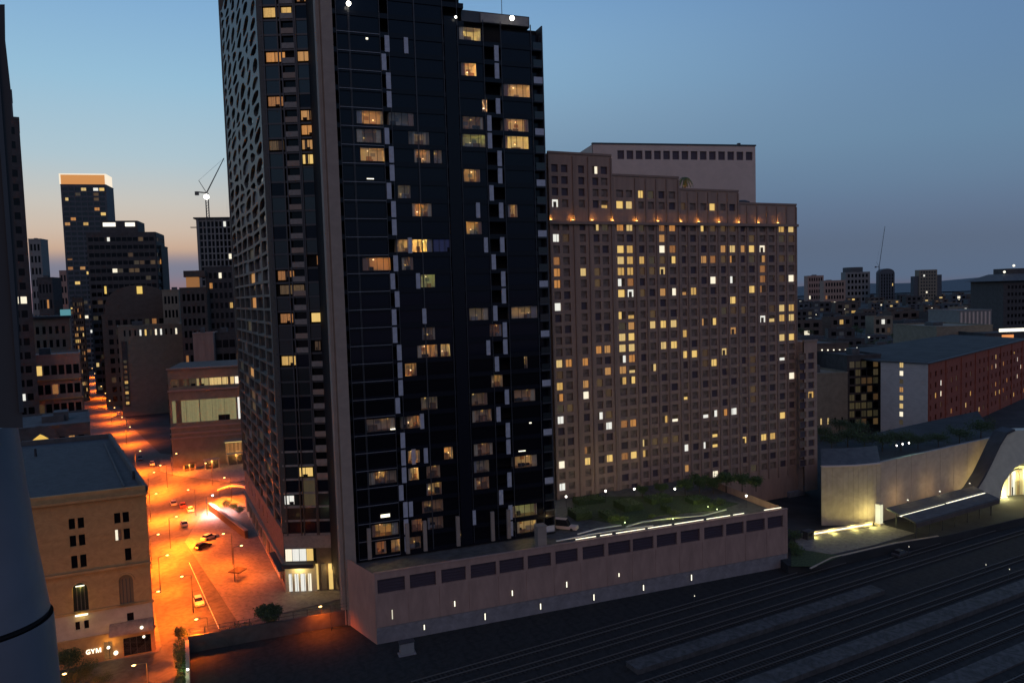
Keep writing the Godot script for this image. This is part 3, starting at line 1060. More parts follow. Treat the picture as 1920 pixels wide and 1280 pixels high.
	pm.box(pf, pp.x - 0.9, pp.x + 0.9, 9.4, 14.6, -2.6, -0.8)
	part(tp, "shaft", pm, M.fin)
	var pm2 := MB.new()
	pm2.box(pf, pp.x - 1.0, pp.x + 1.0, 14.6, 14.8, -2.7, -0.7)
	part(tp, "cap", pm2, M.fin)

# ------------------------------------------------------------------ the dark glass tower
func glass_tower() -> void:
	var a := gp(652, 1152, 0)
	var b := gp(1042, 995, 10.0)
	a.y = 0
	b.y = 0
	var f := Fr.new(a, b)
	var W := a.distance_to(b)
	var t := thing("glass_tower", "tall dark glass residential tower with staggered white panels and scattered lit windows", "tower", a)
	var fh := 3.35
	var base := 10.0
	var roof := pv(1003, 47, f).y
	var nf := int((roof - base) / fh)
	var hi := 146.0
	var nfl := int((hi - base) / fh)
	var cu := func(x: float, y: float) -> float: return pv(x, y, f).x
	var u_split: float = cu.call(869, 20)
	# bays (u0, u1) read at one height
	var bays := [[cu.call(657, 650), cu.call(678, 650)], [cu.call(681, 650), cu.call(735, 650)], [cu.call(752, 650), cu.call(798, 650)], [cu.call(800, 650), cu.call(850, 650)], [cu.call(878, 650), cu.call(924, 650)], [cu.call(957, 650), cu.call(1011, 650)]]
	var edge0: float = cu.call(1015, 650)
	# lit rooms: x0 y0 x1 y1 kind
	var rooms := [[862, 60, 902, 86, "Y"], [865, 96, 893, 124, "O"], [945, 138, 994, 162, "O"], [905, 184, 914, 194, "W"], [668, 187, 717, 213, "Y"], [729, 189, 775, 216, "D"], [868, 200, 906, 224, "L"], [946, 204, 991, 229, "O"], [668, 222, 714, 244, "L"], [775, 229, 799, 248, "O"], [767, 258, 805, 282, "L"], [869, 263, 911, 287, "G"], [949, 267, 992, 290, "Y"], [677, 289, 722, 311, "O"], [778, 292, 807, 315, "O"], [815, 297, 829, 312, "D"], [871, 326, 901, 350, "Y"], [747, 356, 770, 378, "L"], [774, 389, 810, 411, "O"], [954, 391, 971, 412, "O"], [845, 423, 861, 446, "G"], [876, 422, 904, 446, "Y"],
			[744, 451, 811, 475, "Y"], [814, 461, 858, 478, "B"], [680, 482, 732, 507, "O"], [754, 486, 775, 505, "D"], [787, 514, 816, 540, "G"], [881, 574, 916, 599, "L"], [960, 571, 1008, 593, "O"], [919, 604, 941, 620, "D"], [792, 608, 816, 631, "D"], [783, 640, 820, 664, "O"], [827, 638, 844, 650, "Y"], [760, 674, 781, 695, "O"], [922, 693, 943, 716, "Y"], [984, 660, 990, 680, "G"], [965, 719, 1004, 742, "D"], [885, 726, 914, 746, "L"], [790, 734, 820, 755, "L"], [886, 755, 922, 778, "D"], [754, 766, 795, 792, "O"], [686, 772, 740, 799, "D"], [765, 799, 787, 813, "O"], [889, 816, 924, 839, "D"], [834, 851, 850, 866, "Y"],
			[695, 868, 743, 896, "O"], [766, 862, 788, 881, "O"], [767, 892, 786, 915, "O"], [801, 889, 826, 907, "D"], [692, 901, 726, 910, "D"], [801, 919, 829, 943, "Y"], [890, 876, 918, 895, "L"], [891, 905, 918, 930, "D"], [967, 867, 1008, 884, "O"], [698, 992, 748, 1026, "Y"], [793, 952, 832, 978, "L"], [803, 980, 832, 1012, "L"], [773, 985, 792, 1008, "D"], [962, 956, 1008, 985, "G"], [972, 1018, 1008, 1040, "Y"], [706, 1056, 726, 1080, "O"], [736, 1052, 752, 1076, "O"], [770, 1045, 791, 1070, "L"], [863, 1032, 880, 1052, "D"]]
	var by_floor := {}
	for r: Array in rooms:
		var lo := pv(r[0], (r[1] + r[3]) / 2.0, f)
		var hi2 := pv(r[2], (r[1] + r[3]) / 2.0, f)
		var k := int(round((lo.y - base - 1.95) / fh))
		if k < 0:
			k = 0
		if not by_floor.has(k):
			by_floor[k] = []
		by_floor[k].append([lo.x, hi2.x, r[4]])
	# core
	var core := MB.new()
	core.box(f, 0.0, u_split, base - 10.0, hi, -26.0, -3.0)
	core.box(f, u_split, W, base, roof, -26.0, -3.0)
	part(t, "core", core, M.black)
	for k in nfl:
		var v := base + k * fh
		var to := u_split if k >= nf else W
		var sp := MB.new()
		sp.box(f, 0.0, to, v - 0.42, v + 0.5, -2.95, -0.1)
		part(t, "spandrel", sp, M.spandrel)
		if k < nf:
			var lip := MB.new()
			lip.box(f, bays[0][0], bays[1][1], v - 0.05, v + 0.03, -0.1, 0.02)
			part(t, "floor_lip", lip, M.alu)
		var lits: Array = by_floor.get(k, [])
		for l: Array in lits:
			if l[2] != "B":
				room(t, f, [l[0] + 0.02, l[1] - 0.02], [v + 0.56, v + 2.86], l[2])
			else:
				window(t, f, [l[0] + 0.02, l[1] - 0.02], [v + 0.56, v + 2.86], -0.4, l[2], M.glass, maxi(1, int((l[1] - l[0]) / 1.5)))
		for bay: Array in bays:
			if bay[1] > to:
				continue
			# what is left of the bay beside the lit rooms is dark glass
			var parts := [[bay[0], bay[1]]]
			for l: Array in lits:
				var nxt := []
				for p: Array in parts:
					if l[1] <= p[0] or l[0] >= p[1]:
						nxt.append(p)
						continue
					if l[0] - p[0] > 0.15:
						nxt.append([p[0], l[0] - 0.04])
					if p[1] - l[1] > 0.15:
						nxt.append([l[1] + 0.04, p[1]])
				parts = nxt
			for p: Array in parts:
				pane(t, "glass_pane", f, p[0], p[1], v + 0.52, v + 2.91, -0.3, M.glass if k > 10 else M.glass_b)  # upper panes bluer, lower blacker: mirrored sky and ground put into the colour
	# mullions that run the height
	for i in bays.size():
		for u: float in [bays[i][0] - 0.06, bays[i][1] + 0.06]:
			var m := MB.new()
			var top := hi if u < u_split else roof
			m.box(f, u - 0.05, u + 0.05, base, top, -0.3, 0.0)
			part(t, "mullion", m, M.frame)
	# dark piers between the bays
	for q: Array in [[852, 876]]:
		var m := MB.new()
		m.box(f, cu.call(q[0], 650) + 0.1, cu.call(q[1], 650) - 0.1, base, roof, -0.5, 0.12)
		part(t, "pier", m, M.spandrel)
	# white panels: two staggered columns
	var wcols := [[cu.call(737, 650), cu.call(744, 650), cu.call(747, 650)], [cu.call(927, 650), cu.call(944, 650), cu.call(936, 650)]]
	var pat := ["aaabaaaabaaabbabaaaabaabaaabaaa", "aabaaaababbaabaabaaabaabbabaabaa"]
	for c in 2:
		for k in nf - 1:
			if rng.randf() < 0.1:
				continue
			var s: String = pat[c]
			var u: float = wcols[c][0] if s[k % s.length()] == "b" else wcols[c][1]
			var v := base + k * fh
			var m := MB.new()
			var lit_here := false
			for l: Array in by_floor.get(k, []):
				if l[0] < u + 0.9 and l[1] > u:
					lit_here = true
			if lit_here:
				continue
			m.box(f, u, u + 0.85, v + 0.3, v + fh - 0.1, -0.3, 0.04)
			part(t, "white_panel", m, M.white_panel)
	for q: Array in [[757, 70], [765, 460], [788, 800], [767, 960], [893, 395], [908, 465], [912, 640], [792, 590], [780, 520], [885, 960], [772, 855], [795, 855]]:
		var c := pv(q[0], q[1], f)
		var k := int((c.y - base) / fh)
		var m := MB.new()
		m.box(f, c.x, c.x + 0.75, base + k * fh + 0.3, base + (k + 1) * fh - 0.15, -0.3, 0.06)
		part(t, "white_panel", m, M.white_panel)
	# the right-hand edge: balconies with glass balustrades
	for k in nf:
		var v := base + k * fh
		var m := MB.new()
		m.box(f, edge0, W, v - 0.25, v, -0.6, 0.0)
		var o := part(t, "balcony", m, M.frame)
		var g := MB.new()
		g.box(f, edge0, W - 0.02, v, v + 1.25, -0.06, -0.02)
		part(o, "balustrade", g, M.glass_g if (k * 7) % 3 else M.white_panel)
	var ep := MB.new()
	ep.box(f, W - 0.22, W, base, roof, -3.0, 0.0)
	part(t, "edge_pier", ep, M.frame)
	for k in nf:
		pane(t, "balcony_glazing", f, edge0, W - 0.22, base + k * fh, base + (k + 1) * fh - 0.25, -1.6, M.glass)
	# entrance columns at the podium level
	for x: float in [693, 765, 798, 860, 925, 955]:
		var c: float = cu.call(x, 1050)
		var m := MB.new()
		m.box(f, c - 0.35, c + 0.35, base, base + fh * 1.75, -0.1, 0.5)
		part(t, "column", m, M.fin)
	# the concrete fin on the left corner
	var fn := MB.new()
	var fu0: float = cu.call(634, 900)
	var fu1: float = cu.call(660, 900)
	fn.box(f, fu0 + 0.55, fu1, -5.0, hi, -3.0, 0.7)
	part(t, "corner_fin", fn, M.fin)
	var fd := MB.new()
	fd.box(f, fu0 - 0.3, fu0 + 0.55, -5.0, hi, -3.0, 0.0)
	part(t, "fin_recess", fd, M.fin)
	var fl := MB.new()
	fl.box(f, fu0 + 0.1, fu0 + 0.3, -5.0, hi, 0.0, 0.25)
	part(t, "fin_rib", fl, M.fin)
	# roof plant: stepped crown and its parapets, mast and floodlights
	var rz := MB.new()
	var r1: float = cu.call(998, 30)
	rz.box(f, u_split, r1, roof, roof + 2.1, -22.0, -1.6)
	part(t, "penthouse", rz, M.frame)
	var rz2 := MB.new()
	rz2.box(f, cu.call(905, 30), r1 - 0.3, roof + 0.1, roof + 1.8, -1.6, -1.3)
	part(t, "penthouse_screen", rz2, M.balcony)
	var ms := MB.new()
	var mu: float = cu.call(954, 15)
	ms.tube(f.at(mu, roof + 2.0, -4), f.at(mu, roof + 12.0, -4), 0.08, 0.04, 6)
	part(t, "mast", ms, M.frame)
	for q: Array in [[652, 10, 0.7, 60.0], [852, 35, 0.35, 8.0], [957, 37, 0.75, 60.0]]:
		var c := pv(q[0], q[1], f)
		var m := MB.new()
		m.ball(f.at(c.x, c.y, 0.9), Vector3.ONE * float(q[2]) * 0.62, 12)
		var o := part(t, "floodlight", m, M.lamp_white)
		var br := MB.new()
		br.tube(f.at(c.x, c.y, -0.6), f.at(c.x, c.y, 0.9), 0.06, 0.06, 6)
		part(o, "bracket", br, M.frame)
		omni(t, f.at(c.x, c.y, 0.9), Color(1, 0.85, 0.6), q[3] * 0.03, 0.2)
	# ceiling strip lights and the small bluish sign seen inside
	for q: Array in [[688, 334, 701, 338, "w"], [714, 963, 731, 971, "w"], [973, 844, 986, 848, "w"], [706, 810, 718, 814, "b"], [732, 803, 742, 806, "w"], [686, 70, 690, 73, "w"], [993, 790, 997, 794, "w"]]:
		var c0 := pv(q[0], q[3], f)
		var c1 := pv(q[2], q[1], f)
		var m := MB.new()
		m.box(f, c0.x, c1.x, c0.y, c1.y, -0.2, -0.12)
		part(t, "strip_light", m, M.lamp_blue if q[4] == "b" else M.strip)

# ------------------------------------------------------------------ the tower on the street corner
func street_tower() -> void:
	var far := gp(462, 962, ST)
	var near := gp(536, 1111, ST)
	var right := gp(642, 1108, ST)
	var fl := Fr.new(far, near)
	var wl := far.distance_to(near)
	var fr := Fr.new(near, right)
	var wr := near.distance_to(right)
	var t := thing("street_tower", "dark glass corner tower with a lattice of rounded openings up high and a lit lobby", "tower", near)
	var y0 := 0.0                                  # frames start at street level
	var vb := 13.4                                 # top of the brick base
	var hi := 150.0
	var core := MB.new()
	core.slab([fl.at(0.2, 0, -1.0), fl.at(wl - 1.2, 0, -1.0), fr.at(1.2, 0, -1.0), fr.at(wr, 0, -1.0), fr.at(wr, 0, -40), fl.at(0.2, 0, -25)], ST, hi)
	part(t, "core", core, M.black)
	# lattice screen
	var nb := 6
	var fh := 3.05
	var nf := int((hi - vb) / fh)
	var bw := (wl - 1.6) / nb
	var fn := FastNoiseLite.new()
	fn.seed = 8
	fn.frequency = 0.31
	var node := func(i: int, j: int) -> Vector2:
		var v := vb + j * fh
		var am := smoothstep(62.0, 108.0, v)
		var u := 0.8 + i * bw
		if i > 0 and i < nb:
			u += am * bw * 0.5 * fn.get_noise_2d(i * 7.1, j * 5.3) * 2.0
		return Vector2(u, v + am * fh * 0.55 * fn.get_noise_2d(i * 6.7 + 90.0, j * 4.1) * 2.0)
	var screen := MB.new()
	var dark := 0
	for j in nf:
		for i in nb:
			var q := [node.call(i, j), node.call(i + 1, j), node.call(i + 1, j + 1), node.call(i, j + 1)]
			var c: Vector2 = (q[0] + q[1] + q[2] + q[3]) / 4.0
			var am := smoothstep(62.0, 108.0, c.y)
			var kx := lerpf(0.9, 0.66, am) + 0.1 * am * fn.get_noise_2d(i * 3.0 + 9.0, j * 8.0)
			var ky := lerpf(0.82, 0.72, am) + 0.14 * am * fn.get_noise_2d(i * 5.0, j * 3.0 + 44.0)
			if i == nb - 1 and am < 0.6:
				kx = 0.72
			var outer := []
			var inner := []
			for s in 4:
				for h in 3:
					var o: Vector2 = (q[s] as Vector2).lerp(q[(s + 1) % 4], h / 3.0)
					outer.append(o)
					var d := o - c
					var rd := 1.0 - (0.27 * am if h == 0 else -0.02 * am)
					inner.append(c + Vector2(d.x * kx, d.y * ky) * rd)
			var pm := MB.new()
			for s in 12:
				var s1 := (s + 1) % 12
				var o0: Vector2 = outer[s]
				var o1: Vector2 = outer[s1]
				var i0: Vector2 = inner[s]
				var i1: Vector2 = inner[s1]
				screen.quad(fl.at(o0.x, o0.y, 0), fl.at(o1.x, o1.y, 0), fl.at(i1.x, i1.y, 0), fl.at(i0.x, i0.y, 0))
				screen.quad(fl.at(i0.x, i0.y, 0), fl.at(i1.x, i1.y, 0), fl.at(i1.x, i1.y, -0.55), fl.at(i0.x, i0.y, -0.55))
				pm.tri(fl.at(c.x, c.y, -0.55), fl.at(i0.x, i0.y, -0.55), fl.at(i1.x, i1.y, -0.55))
			var m: Material = M.glass_g
			var rr := rng.randf()
			if rr < lerpf(0.1, 0.26, am):
				m = M.balcony
			elif rr < 0.2 and c.y < 85:
				m = lit(["D", "L", "D", "K", "O", "Y", "D", "L"][rng.randi() % 8])
			elif rr > 0.8:
				m = M.glass
			part(t, "lattice_window", pm, m)
	part(t, "lattice_screen", screen, M.lattice)
	var ed := MB.new()
	ed.box(fl, 0.0, 0.8, vb, hi - ST, -1.0, 0.3)
	part(t, "edge_fin", ed, M.lattice)
	var cp := MB.new()
	cp.box(fl, wl - 0.8, wl + 0.1, vb, hi - ST, -1.0, 0.15)
	part(t, "corner_pier", cp, M.lattice)
	# brick base on the street side with scattered small windows and a shopfront
	var bm := MB.new()
	var bcols := []
	for i in 9:
		bcols.append([1.5 + i * wl / 9.6, 1.5 + i * wl / 9.6 + 1.5])
	var brows := []
	for j in 1:
		brows.append([9.3 + j * 3.4, 11.9 + j * 3.4])
	var skip := {}
	var used_cells := []
	for i in 9:
		for j in 1:
			if i > 6:
				skip["%d,%d" % [i, j]] = true
			else:
				used_cells.append([i, j])
	pierced(bm, fl, 0.0, wl, 6.5, vb, bcols, brows, 0.35, skip)
	part(t, "brick_wall", bm, M.brick)
	for c: Array in used_cells:
		window(t, fl, bcols[c[0]], brows[c[1]], -0.35, "W" if rng.randf() < 0.12 else "", M.glass_b)
	var cor := MB.new()
	cor.box(fl, -0.2, wl + 0.2, 6.2, 6.9, -0.4, 0.5)
	part(t, "cornice", cor, M.fin)
	var shop := []
	for i in 10:
		shop.append([0.8 + i * wl / 10.2, 0.8 + i * wl / 10.2 + wl / 12.5])
	var sm := MB.new()
	pierced(sm, fl, 0.0, wl, 0.0, 6.2, shop, [[0.7, 4.6]], 0.5)
	part(t, "shopfront_wall", sm, M.concrete)
	for i in 10:
		window(t, fl, shop[i], [0.7, 4.6], -0.5, "W" if i == 8 else ("D" if i in [5, 7, 9] else ""), M.glass_b, 1)
	var sk := MB.new()
	sk.box(fl, wl - 14.0, wl - 0.5, 4.75, 5.0, 0.0, 1.3)
	part(t, "shop_canopy", sk, M.frame)
	# the face towards the yard
	var cu := func(x: float, y: float) -> float: return pv(x, y, fr).x
	var l1 := [cu.call(505, 300), cu.call(530, 300)]
	var l2 := [cu.call(538, 300), cu.call(561, 300)]
	var l3 := [cu.call(566, 300), cu.call(590, 300)]
	var l4 := [cu.call(593, 300), cu.call(604, 300)]
	l1[0] = maxf(l1[0], 0.4)
	l4[1] = wr - 0.1
	var rooms := [[493, 8, 545, 33, "Y"], [556, 0, 580, 8, "O"], [498, 88, 533, 108, "O"], [558, 102, 582, 122, "O"], [502, 171, 530, 196, "O"], [564, 210, 588, 230, "O"], [565, 233, 588, 255, "O"], [566, 260, 590, 280, "O"], [567, 287, 590, 305, "Y"], [505, 278, 532, 290, "D"], [521, 517, 551, 535, "O"], [525, 547, 570, 560, "D"], [526, 599, 549, 617, "O"], [528, 676, 555, 693, "Y"], [594, 492, 613, 503, "O"], [583, 570, 619, 600, "Y"], [608, 741, 625, 755, "W"], [608, 765, 625, 778, "W"], [559, 884, 586, 907, "Y"], [526, 920, 550, 938, "W"], [598, 400, 604, 410, "D"], [590, 640, 600, 655, "D"]]
	var nfr := int((hi - ST - 13.0) / fh)
	var by_floor := {}
	for r: Array in rooms:
		var c0 := pv(r[0], (r[1] + r[3]) / 2.0, fr)
		var c1 := pv(r[2], (r[1] + r[3]) / 2.0, fr)
		var k := int(round((c0.y - 13.0 - 1.6) / fh))
		if not by_floor.has(k):
			by_floor[k] = []
		by_floor[k].append([maxf(c0.x, 0.35), minf(c1.x, wr - 0.1), r[4]])
	for k in nfr:
		var v := 13.0 + k * fh
		var lits: Array = by_floor.get(k, [])
		var sl := MB.new()
		sl.box(fr, 0.1, wr, v - 0.3, v + 0.12, -0.9, -0.12)
		part(t, "floor_slab", sl, M.frame if k > 6 else M.balcony)
		for l: Array in lits:
			window(t, fr, [l[0], l[1]], [v + 0.55, v + 2.45], -0.22, l[2], M.glass, 1)
		for bi in 4:
			var b: Array = [l1, l2, l3, l4][bi]
			var busy := false
			for l: Array in lits:
				if l[0] < b[1] - 0.3 and l[1] > b[0] + 0.3:
					busy = true
			var balcony := bi == 3 or bi == 1 and k > 12 or bi == 2 and k <= 12 and k > 3
			if balcony:
				var m := MB.new()
				m.box(fr, b[0], b[1], v + 0.12, v + 1.25, -0.1, 0.05)
				part(t, "balcony_front", m, M.balcony if (k + bi) % 3 else M.fin)
				if not busy:
					pane(t, "glass_pane", fr, b[0], b[1], v + 1.25, v + 2.75, -0.7, M.glass_b)
			elif not busy:
				pane(t, "glass_pane", fr, b[0], b[1], v + 0.14, v + 2.72, -0.25, lit("L") if k < 4 and rng.randf() < 0.4 else (M.glass_g if k % 3 else M.glass))
	for b: Array in [l1, l2, l3, l4]:
		for u: float in [b[0] - 0.12, b[1] + 0.12]:
			var m := MB.new()
			m.box(fr, u - 0.13, u + 0.13, 12.7, hi - ST, -0.5, 0.06)
			part(t, "mullion", m, M.frame)
	# lobby: lit clerestory, canopy and doors
	var lo := MB.new()
	lo.box(fr, 0.0, wr, 9.8, 12.65, -0.9, -0.05)
	part(t, "lobby_fascia", lo, M.balcony)
	var lw0: float = 0.2
	var lw1: float = cu.call(588, 1058)
	for i in 4:
		var a := lerpf(lw0, lw1, i / 4.0)
		window(t, fr, [a + 0.05, lerpf(lw0, lw1, (i + 1) / 4.0) - 0.05], [7.0, 9.7], -0.1, "W" if i < 3 else "Y", M.glass)
	var can := MB.new()
	can.box(fr, -0.2, lw1 + 0.3, 5.9, 6.8, -0.5, 1.6)
	part(t, "lobby_canopy", can, M.fin_dark)
	var lp := MB.new()
	var dc := []
	for q: Array in [[541, 548], [552, 560], [563, 573], [577, 584]]:
		dc.append([cu.call(q[0], 1095), cu.call(q[1], 1095)])
	pierced(lp, fr, 0.0, lw1 + 0.5, 0.0, 5.9, dc, [[0.1, 4.2]], 0.3)
	part(t, "lobby_wall", lp, M.concrete_pale)
	for c: Array in dc:
		window(t, fr, c, [0.1, 4.2], -0.3, "W", M.glass)
	for q: Array in [[591, 597], [602, 612], [616, 624], [629, 634]]:
		window(t, fr, [cu.call(q[0], 1095), cu.call(q[1], 1095)], [0.4, 6.2], -0.3, "D" if q[0] in [602, 629] else "Y", M.glass)
	var lr := MB.new()
	lr.face(fr, lw1 + 0.5, wr, 0.0, 9.8, -0.5)
	part(t, "lobby_return", lr, M.brown_wall)
	omni(t, fr.at(lw1 * 0.5, 5.4, 1.2), Color(1, 0.86, 0.56), 10.0, 0.5)
	omni(t, fr.at(wr * 0.75, 5.0, 0.9), Color(1, 0.8, 0.45), 6.0, 0.5)

# ------------------------------------------------------------------ the hotel
func hotel() -> void:
	var a := pd(1027, 300, 175.0)
	var b := pd(1494, 400, 206.0)
	a.y = 0
	b.y = 0
	var f := Fr.new(a, b)
	var t := thing("hotel", "stepped brown concrete hotel with paired windows and a lamplit ledge", "hotel", a)
	var cu := func(x: float) -> float: return pv(x, 480, f).x
	var v384 := pv(1175, 384, f).y
	var v855 := pv(1175, 855, f).y
	var fh := (v384 - v855) / 23.0
	var wh := fh * 0.66
	var cpx := [[1038, 1050], [1056, 1068], [1088, 1099], [1114, 1125], [1130, 1142], [1158, 1171], [1176, 1188], [1199, 1209], [1217, 1228], [1237, 1248], [1256, 1268], [1276, 1287], [1295, 1306], [1315, 1326], [1332, 1343], [1352, 1362], [1369, 1380], [1388, 1398], [1405, 1416], [1425, 1436], [1442, 1453], [1461, 1472], [1479, 1490]]
	var blocks := [[1027, 1150, 290, 0, 5], [1150, 1275, 332, 5, 11], [1275, 1386, 358, 11, 17], [1386, 1494, 384, 17, 23]]
	# lit rooms: pixel x, pixel y, kind
	var lits := "1117,328,P 1043,384,P 1136,383,P 1165,384,Y 1182,384,Y 1203,358,Y 1222,358,D 1120,430,P 1137,430,D 1165,430,O 1182,430,Y 1204,430,D 1242,430,O 1261,430,O 1045,454,W 1062,454,D 1243,451,O 1168,470,Y 1183,470,Y 1243,470,W 1261,470,O 1044,490,O 1167,490,Y 1183,490,Y 1206,490,Y 1224,490,D 1243,490,D 1261,490,P 1043,513,O 1093,513,Y 1122,513,D 1168,513,Y 1185,513,Y 1204,513,D 1224,513,D 1246,513,P 1044,534,O 1121,534,D 1169,534,P 1185,534,O 1169,551,Y 1185,551,P 1206,551,D 1246,551,O 1263,551,P 1045,575,W 1169,590,P 1185,590,P 1226,590,D 1336,383,Y 1358,378,P 1372,378,P 1278,381,D 1317,425,P 1336,425,D 1356,425,D 1372,425,D 1466,425,Y 1482,425,Y 1469,443,D 1483,443,D 1408,443,D 1356,467,O 1374,467,Y 1393,467,O 1410,467,Y 1432,467,P 1321,486,O 1339,486,O 1356,486,D 1376,486,P 1410,486,D 1428,486,P 1466,486,D 1483,486,D 1432,506,O 1337,523,W 1374,523,P 1430,523,O 1483,523,W 1466,523,D 1263,544,P 1280,544,P 1301,544,Y 1410,544,Y 1430,544,P 1374,564,Y 1358,582,D 1376,582,D 1392,582,D 1448,582,D 1466,582,Y 1484,582,Y 1430,600,P 1448,600,P 1466,602,Y 1484,602,Y 1169,611,D 1186,611,O 1225,611,Y 1246,611,Y 1264,611,Y 1169,631,Y 1187,631,Y 1125,651,O 1141,651,O 1170,651,Y 1187,651,Y 1248,651,Y 1265,651,Y 1052,677,Y 1069,677,O 1098,677,O 1173,675,P 1188,675,O 1279,669,Y 1050,694,D 1144,694,O 1175,694,O 1189,694,P 1228,694,P 1053,714,Y 1100,714,O 1127,714,D 1173,714,P 1190,714,P 1054,738,P 1100,735,W 1144,738,D 1054,761,D 1068,761,D 1125,776,P 1144,776,D 1055,796,W 1144,794,W 1175,794,O 1191,794,O 1252,790,P 1269,790,P 1214,825,P 1232,825,D 1253,825,D 1269,825,D 1102,836,P 1103,857,Y 1149,857,Y 1177,855,O 1193,855,Y 1058,862,W 1218,855,P 1059,904,W 1319,607,P 1336,607,P 1288,630,Y 1376,625,P 1470,640,Y 1486,640,Y 1284,667,Y 1304,667,Y 1321,667,D 1361,665,P 1408,667,D 1468,675,P 1340,686,Y 1321,686,D 1408,686,D 1487,713,W 1416,721,D 1289,748,P 1416,756,D 1472,772,Y 1379,779,W 1325,779,P 1343,779,P 1361,779,P 1436,811,Y 1448,811,Y 1403,815,P 1343,818,P 1289,846,W 1343,840,P 1325,840,P 1346,880,W 1291,884,O 1417,870,D 1438,888,P 1418,911,W 1453,907,P 1439,929,Y 1294,921,O"
	var cell := {}
	var cols := []
	for c: Array in cpx:
		cols.append([cu.call(c[0]), cu.call(c[1])])
	for s in lits.split(" "):
		var q := s.split(",")
		var p := pv(float(q[0]), float(q[1]), f)
		var bi := 0
		var bd := 1e9
		for i in cols.size():
			var d := absf((cols[i][0] + cols[i][1]) / 2 - p.x)
			if d < bd:
				bd = d
				bi = i
		cell["%d,%d" % [bi, int(round((v384 - p.y) / fh))]] = q[2]
	var vbase := 6.0
	var shown := 0
	var rest := MB.new()
	var ledge_k := 1
	for bl: Array in blocks:
		var u0: float = cu.call(bl[0]) if bl[3] > 0 else 0.0
		var u1: float = cu.call(bl[1])
		var top: float = pv((bl[0] + bl[1]) / 2.0, bl[2], f).y
		var cc := cols.slice(bl[3], bl[4])
		var rows := []
		var ks := []
		for k in range(26, -6, -1):
			var v := v384 - k * fh
			if v - wh / 2 > vbase + 1.0 and v + wh / 2 < top - 0.9 and k != ledge_k:
				rows.append([v - wh / 2, v + wh / 2])
				ks.append(k)
		var wall := MB.new()
		pierced(wall, f, u0, u1, vbase - 6.0, top, cc, rows, 0.4)
		part(t, "wall", wall, M.hotel)
		var cr := MB.new()
		var g := f.off(u0, 0, -0.45)
		shell(cr, g, u1 - u0, 22.0, 0.0, top, false)
		cr.quad(f.at(u0, top, 0), f.at(u1, top, 0), f.at(u1, top, -0.5), f.at(u0, top, -0.5))
		part(t, "core", cr, M.hotel)
		var pr := MB.new()
		pr.box(f, u0, u1, top, top + 0.5, -0.4, 0.2)
		part(t, "parapet", pr, M.hotel_trim)
		for i in cc.size():
			for j in rows.size():
				var kind: String = cell.get("%d,%d" % [bl[3] + i, ks[j]], "")
				if kind != "":
					window(t, f, cc[i], rows[j], -0.4, kind, M.glass_b)
				else:
					var hsh: int = (i * 7 + ks[j] * 13 + bl[3] * 5) % 10
					if shown < 290 and hsh < 6:
						shown += 1
						window(t, f, cc[i], rows[j], -0.4, "", M.louvre if hsh < 2 else M.blind)
					else:
						rest.face(f, cc[i][0], cc[i][1], rows[j][0], rows[j][1], -0.4)
		# pilasters between the pairs of windows
		for i in range(0, cc.size() + 1):
			if i > 0 and i < cc.size() and cc[i][0] - cc[i - 1][1] < 1.0:
				continue
			var u: float = u0 + 0.2 if i == 0 else (u1 - 0.2 if i == cc.size() else (cc[i][0] + cc[i - 1][1]) / 2)
			var m := MB.new()
			m.box(f, u - 0.2, u + 0.2, vbase, top - 0.4, 0.0, 0.28)
			part(t, "pilaster", m, M.hotel_trim)
	part(t, "unlit_windows", rest, M.blind, "stuff")
	# the ledge and its uplights
	var lv := v384 - 1.55 * fh
	var ul: float = cu.call(1494)
	var le := MB.new()
	le.box(f, -0.2, ul + 0.2, lv - 0.7, lv, 0.0, 0.7)
	part(t, "ledge", le, M.hotel_trim)
	for x in [1033, 1074, 1110, 1148, 1193, 1233, 1276, 1309, 1347, 1384, 1421, 1457]:
		var u: float = cu.call(x)
		var m := MB.new()
		m.box(f, u - 0.3, u + 0.3, lv, lv + 0.25, 0.35, 0.65)
		var o := part(t, "uplight", m, M.frame)
		var m2 := MB.new()
		m2.box(f, u - 0.24, u + 0.24, lv + 0.26, lv + 0.34, 0.38, 0.62)
		part(o, "lens", m2, M.lamp_amber)
		omni(t, f.at(u, lv + 0.6, 0.62), Color(1, 0.68, 0.25), 1.1, 0.1)
	# lower wing at the right-hand end
	var w0: float = cu.call(1494)
	var fw := f.off(w0, 0, 2.5)
	var w1 := pv(1533, 800, fw).x
	var wt := pv(1510, 641, fw).y
	var wc := [[pv(1500, 676, fw).x, pv(1512, 676, fw).x], [pv(1516, 676, fw).x, pv(1527, 676, fw).x]]
	var wr := []
	var wk := []
	for k in range(26, 10, -1):
		var v := v384 - k * fh
		if v - wh / 2 > 3.0 and v + wh / 2 < wt - 1.0:
			wr.append([v - wh / 2, v + wh / 2])
			wk.append(k)
	var wm := MB.new()
	pierced(wm, fw, 0, w1, 1.5, wt, wc, wr, 0.4)
	part(t, "wing_wall", wm, M.hotel)
	var wcore := MB.new()
	shell(wcore, fw.off(0, 0, -0.45), w1, 16.0, 1.5, wt, false)
	part(t, "wing_core", wcore, M.hotel)
	var wp := MB.new()
	wp.box(fw, -0.1, w1 + 0.15, wt, wt + 0.5, -0.4, 0.2)
	part(t, "wing_parapet", wp, M.hotel_trim)
	for i in 2:
		for j in wr.size():
			var kind := ""
			if wk[j] == 14:
				kind = "Y"
			elif wk[j] == 19 and i == 1:
				kind = "P"
			window(t, fw, wc[i], wr[j], -0.4, kind, M.louvre if (i + wk[j]) % 3 else M.blind)
	var wf := MB.new()
	wf.box(fw, -4.0, w1 - 3.0, -0.2, 1.5, -10.0, -1.5)
	part(t, "wing_undercroft", wf, M.plinth)
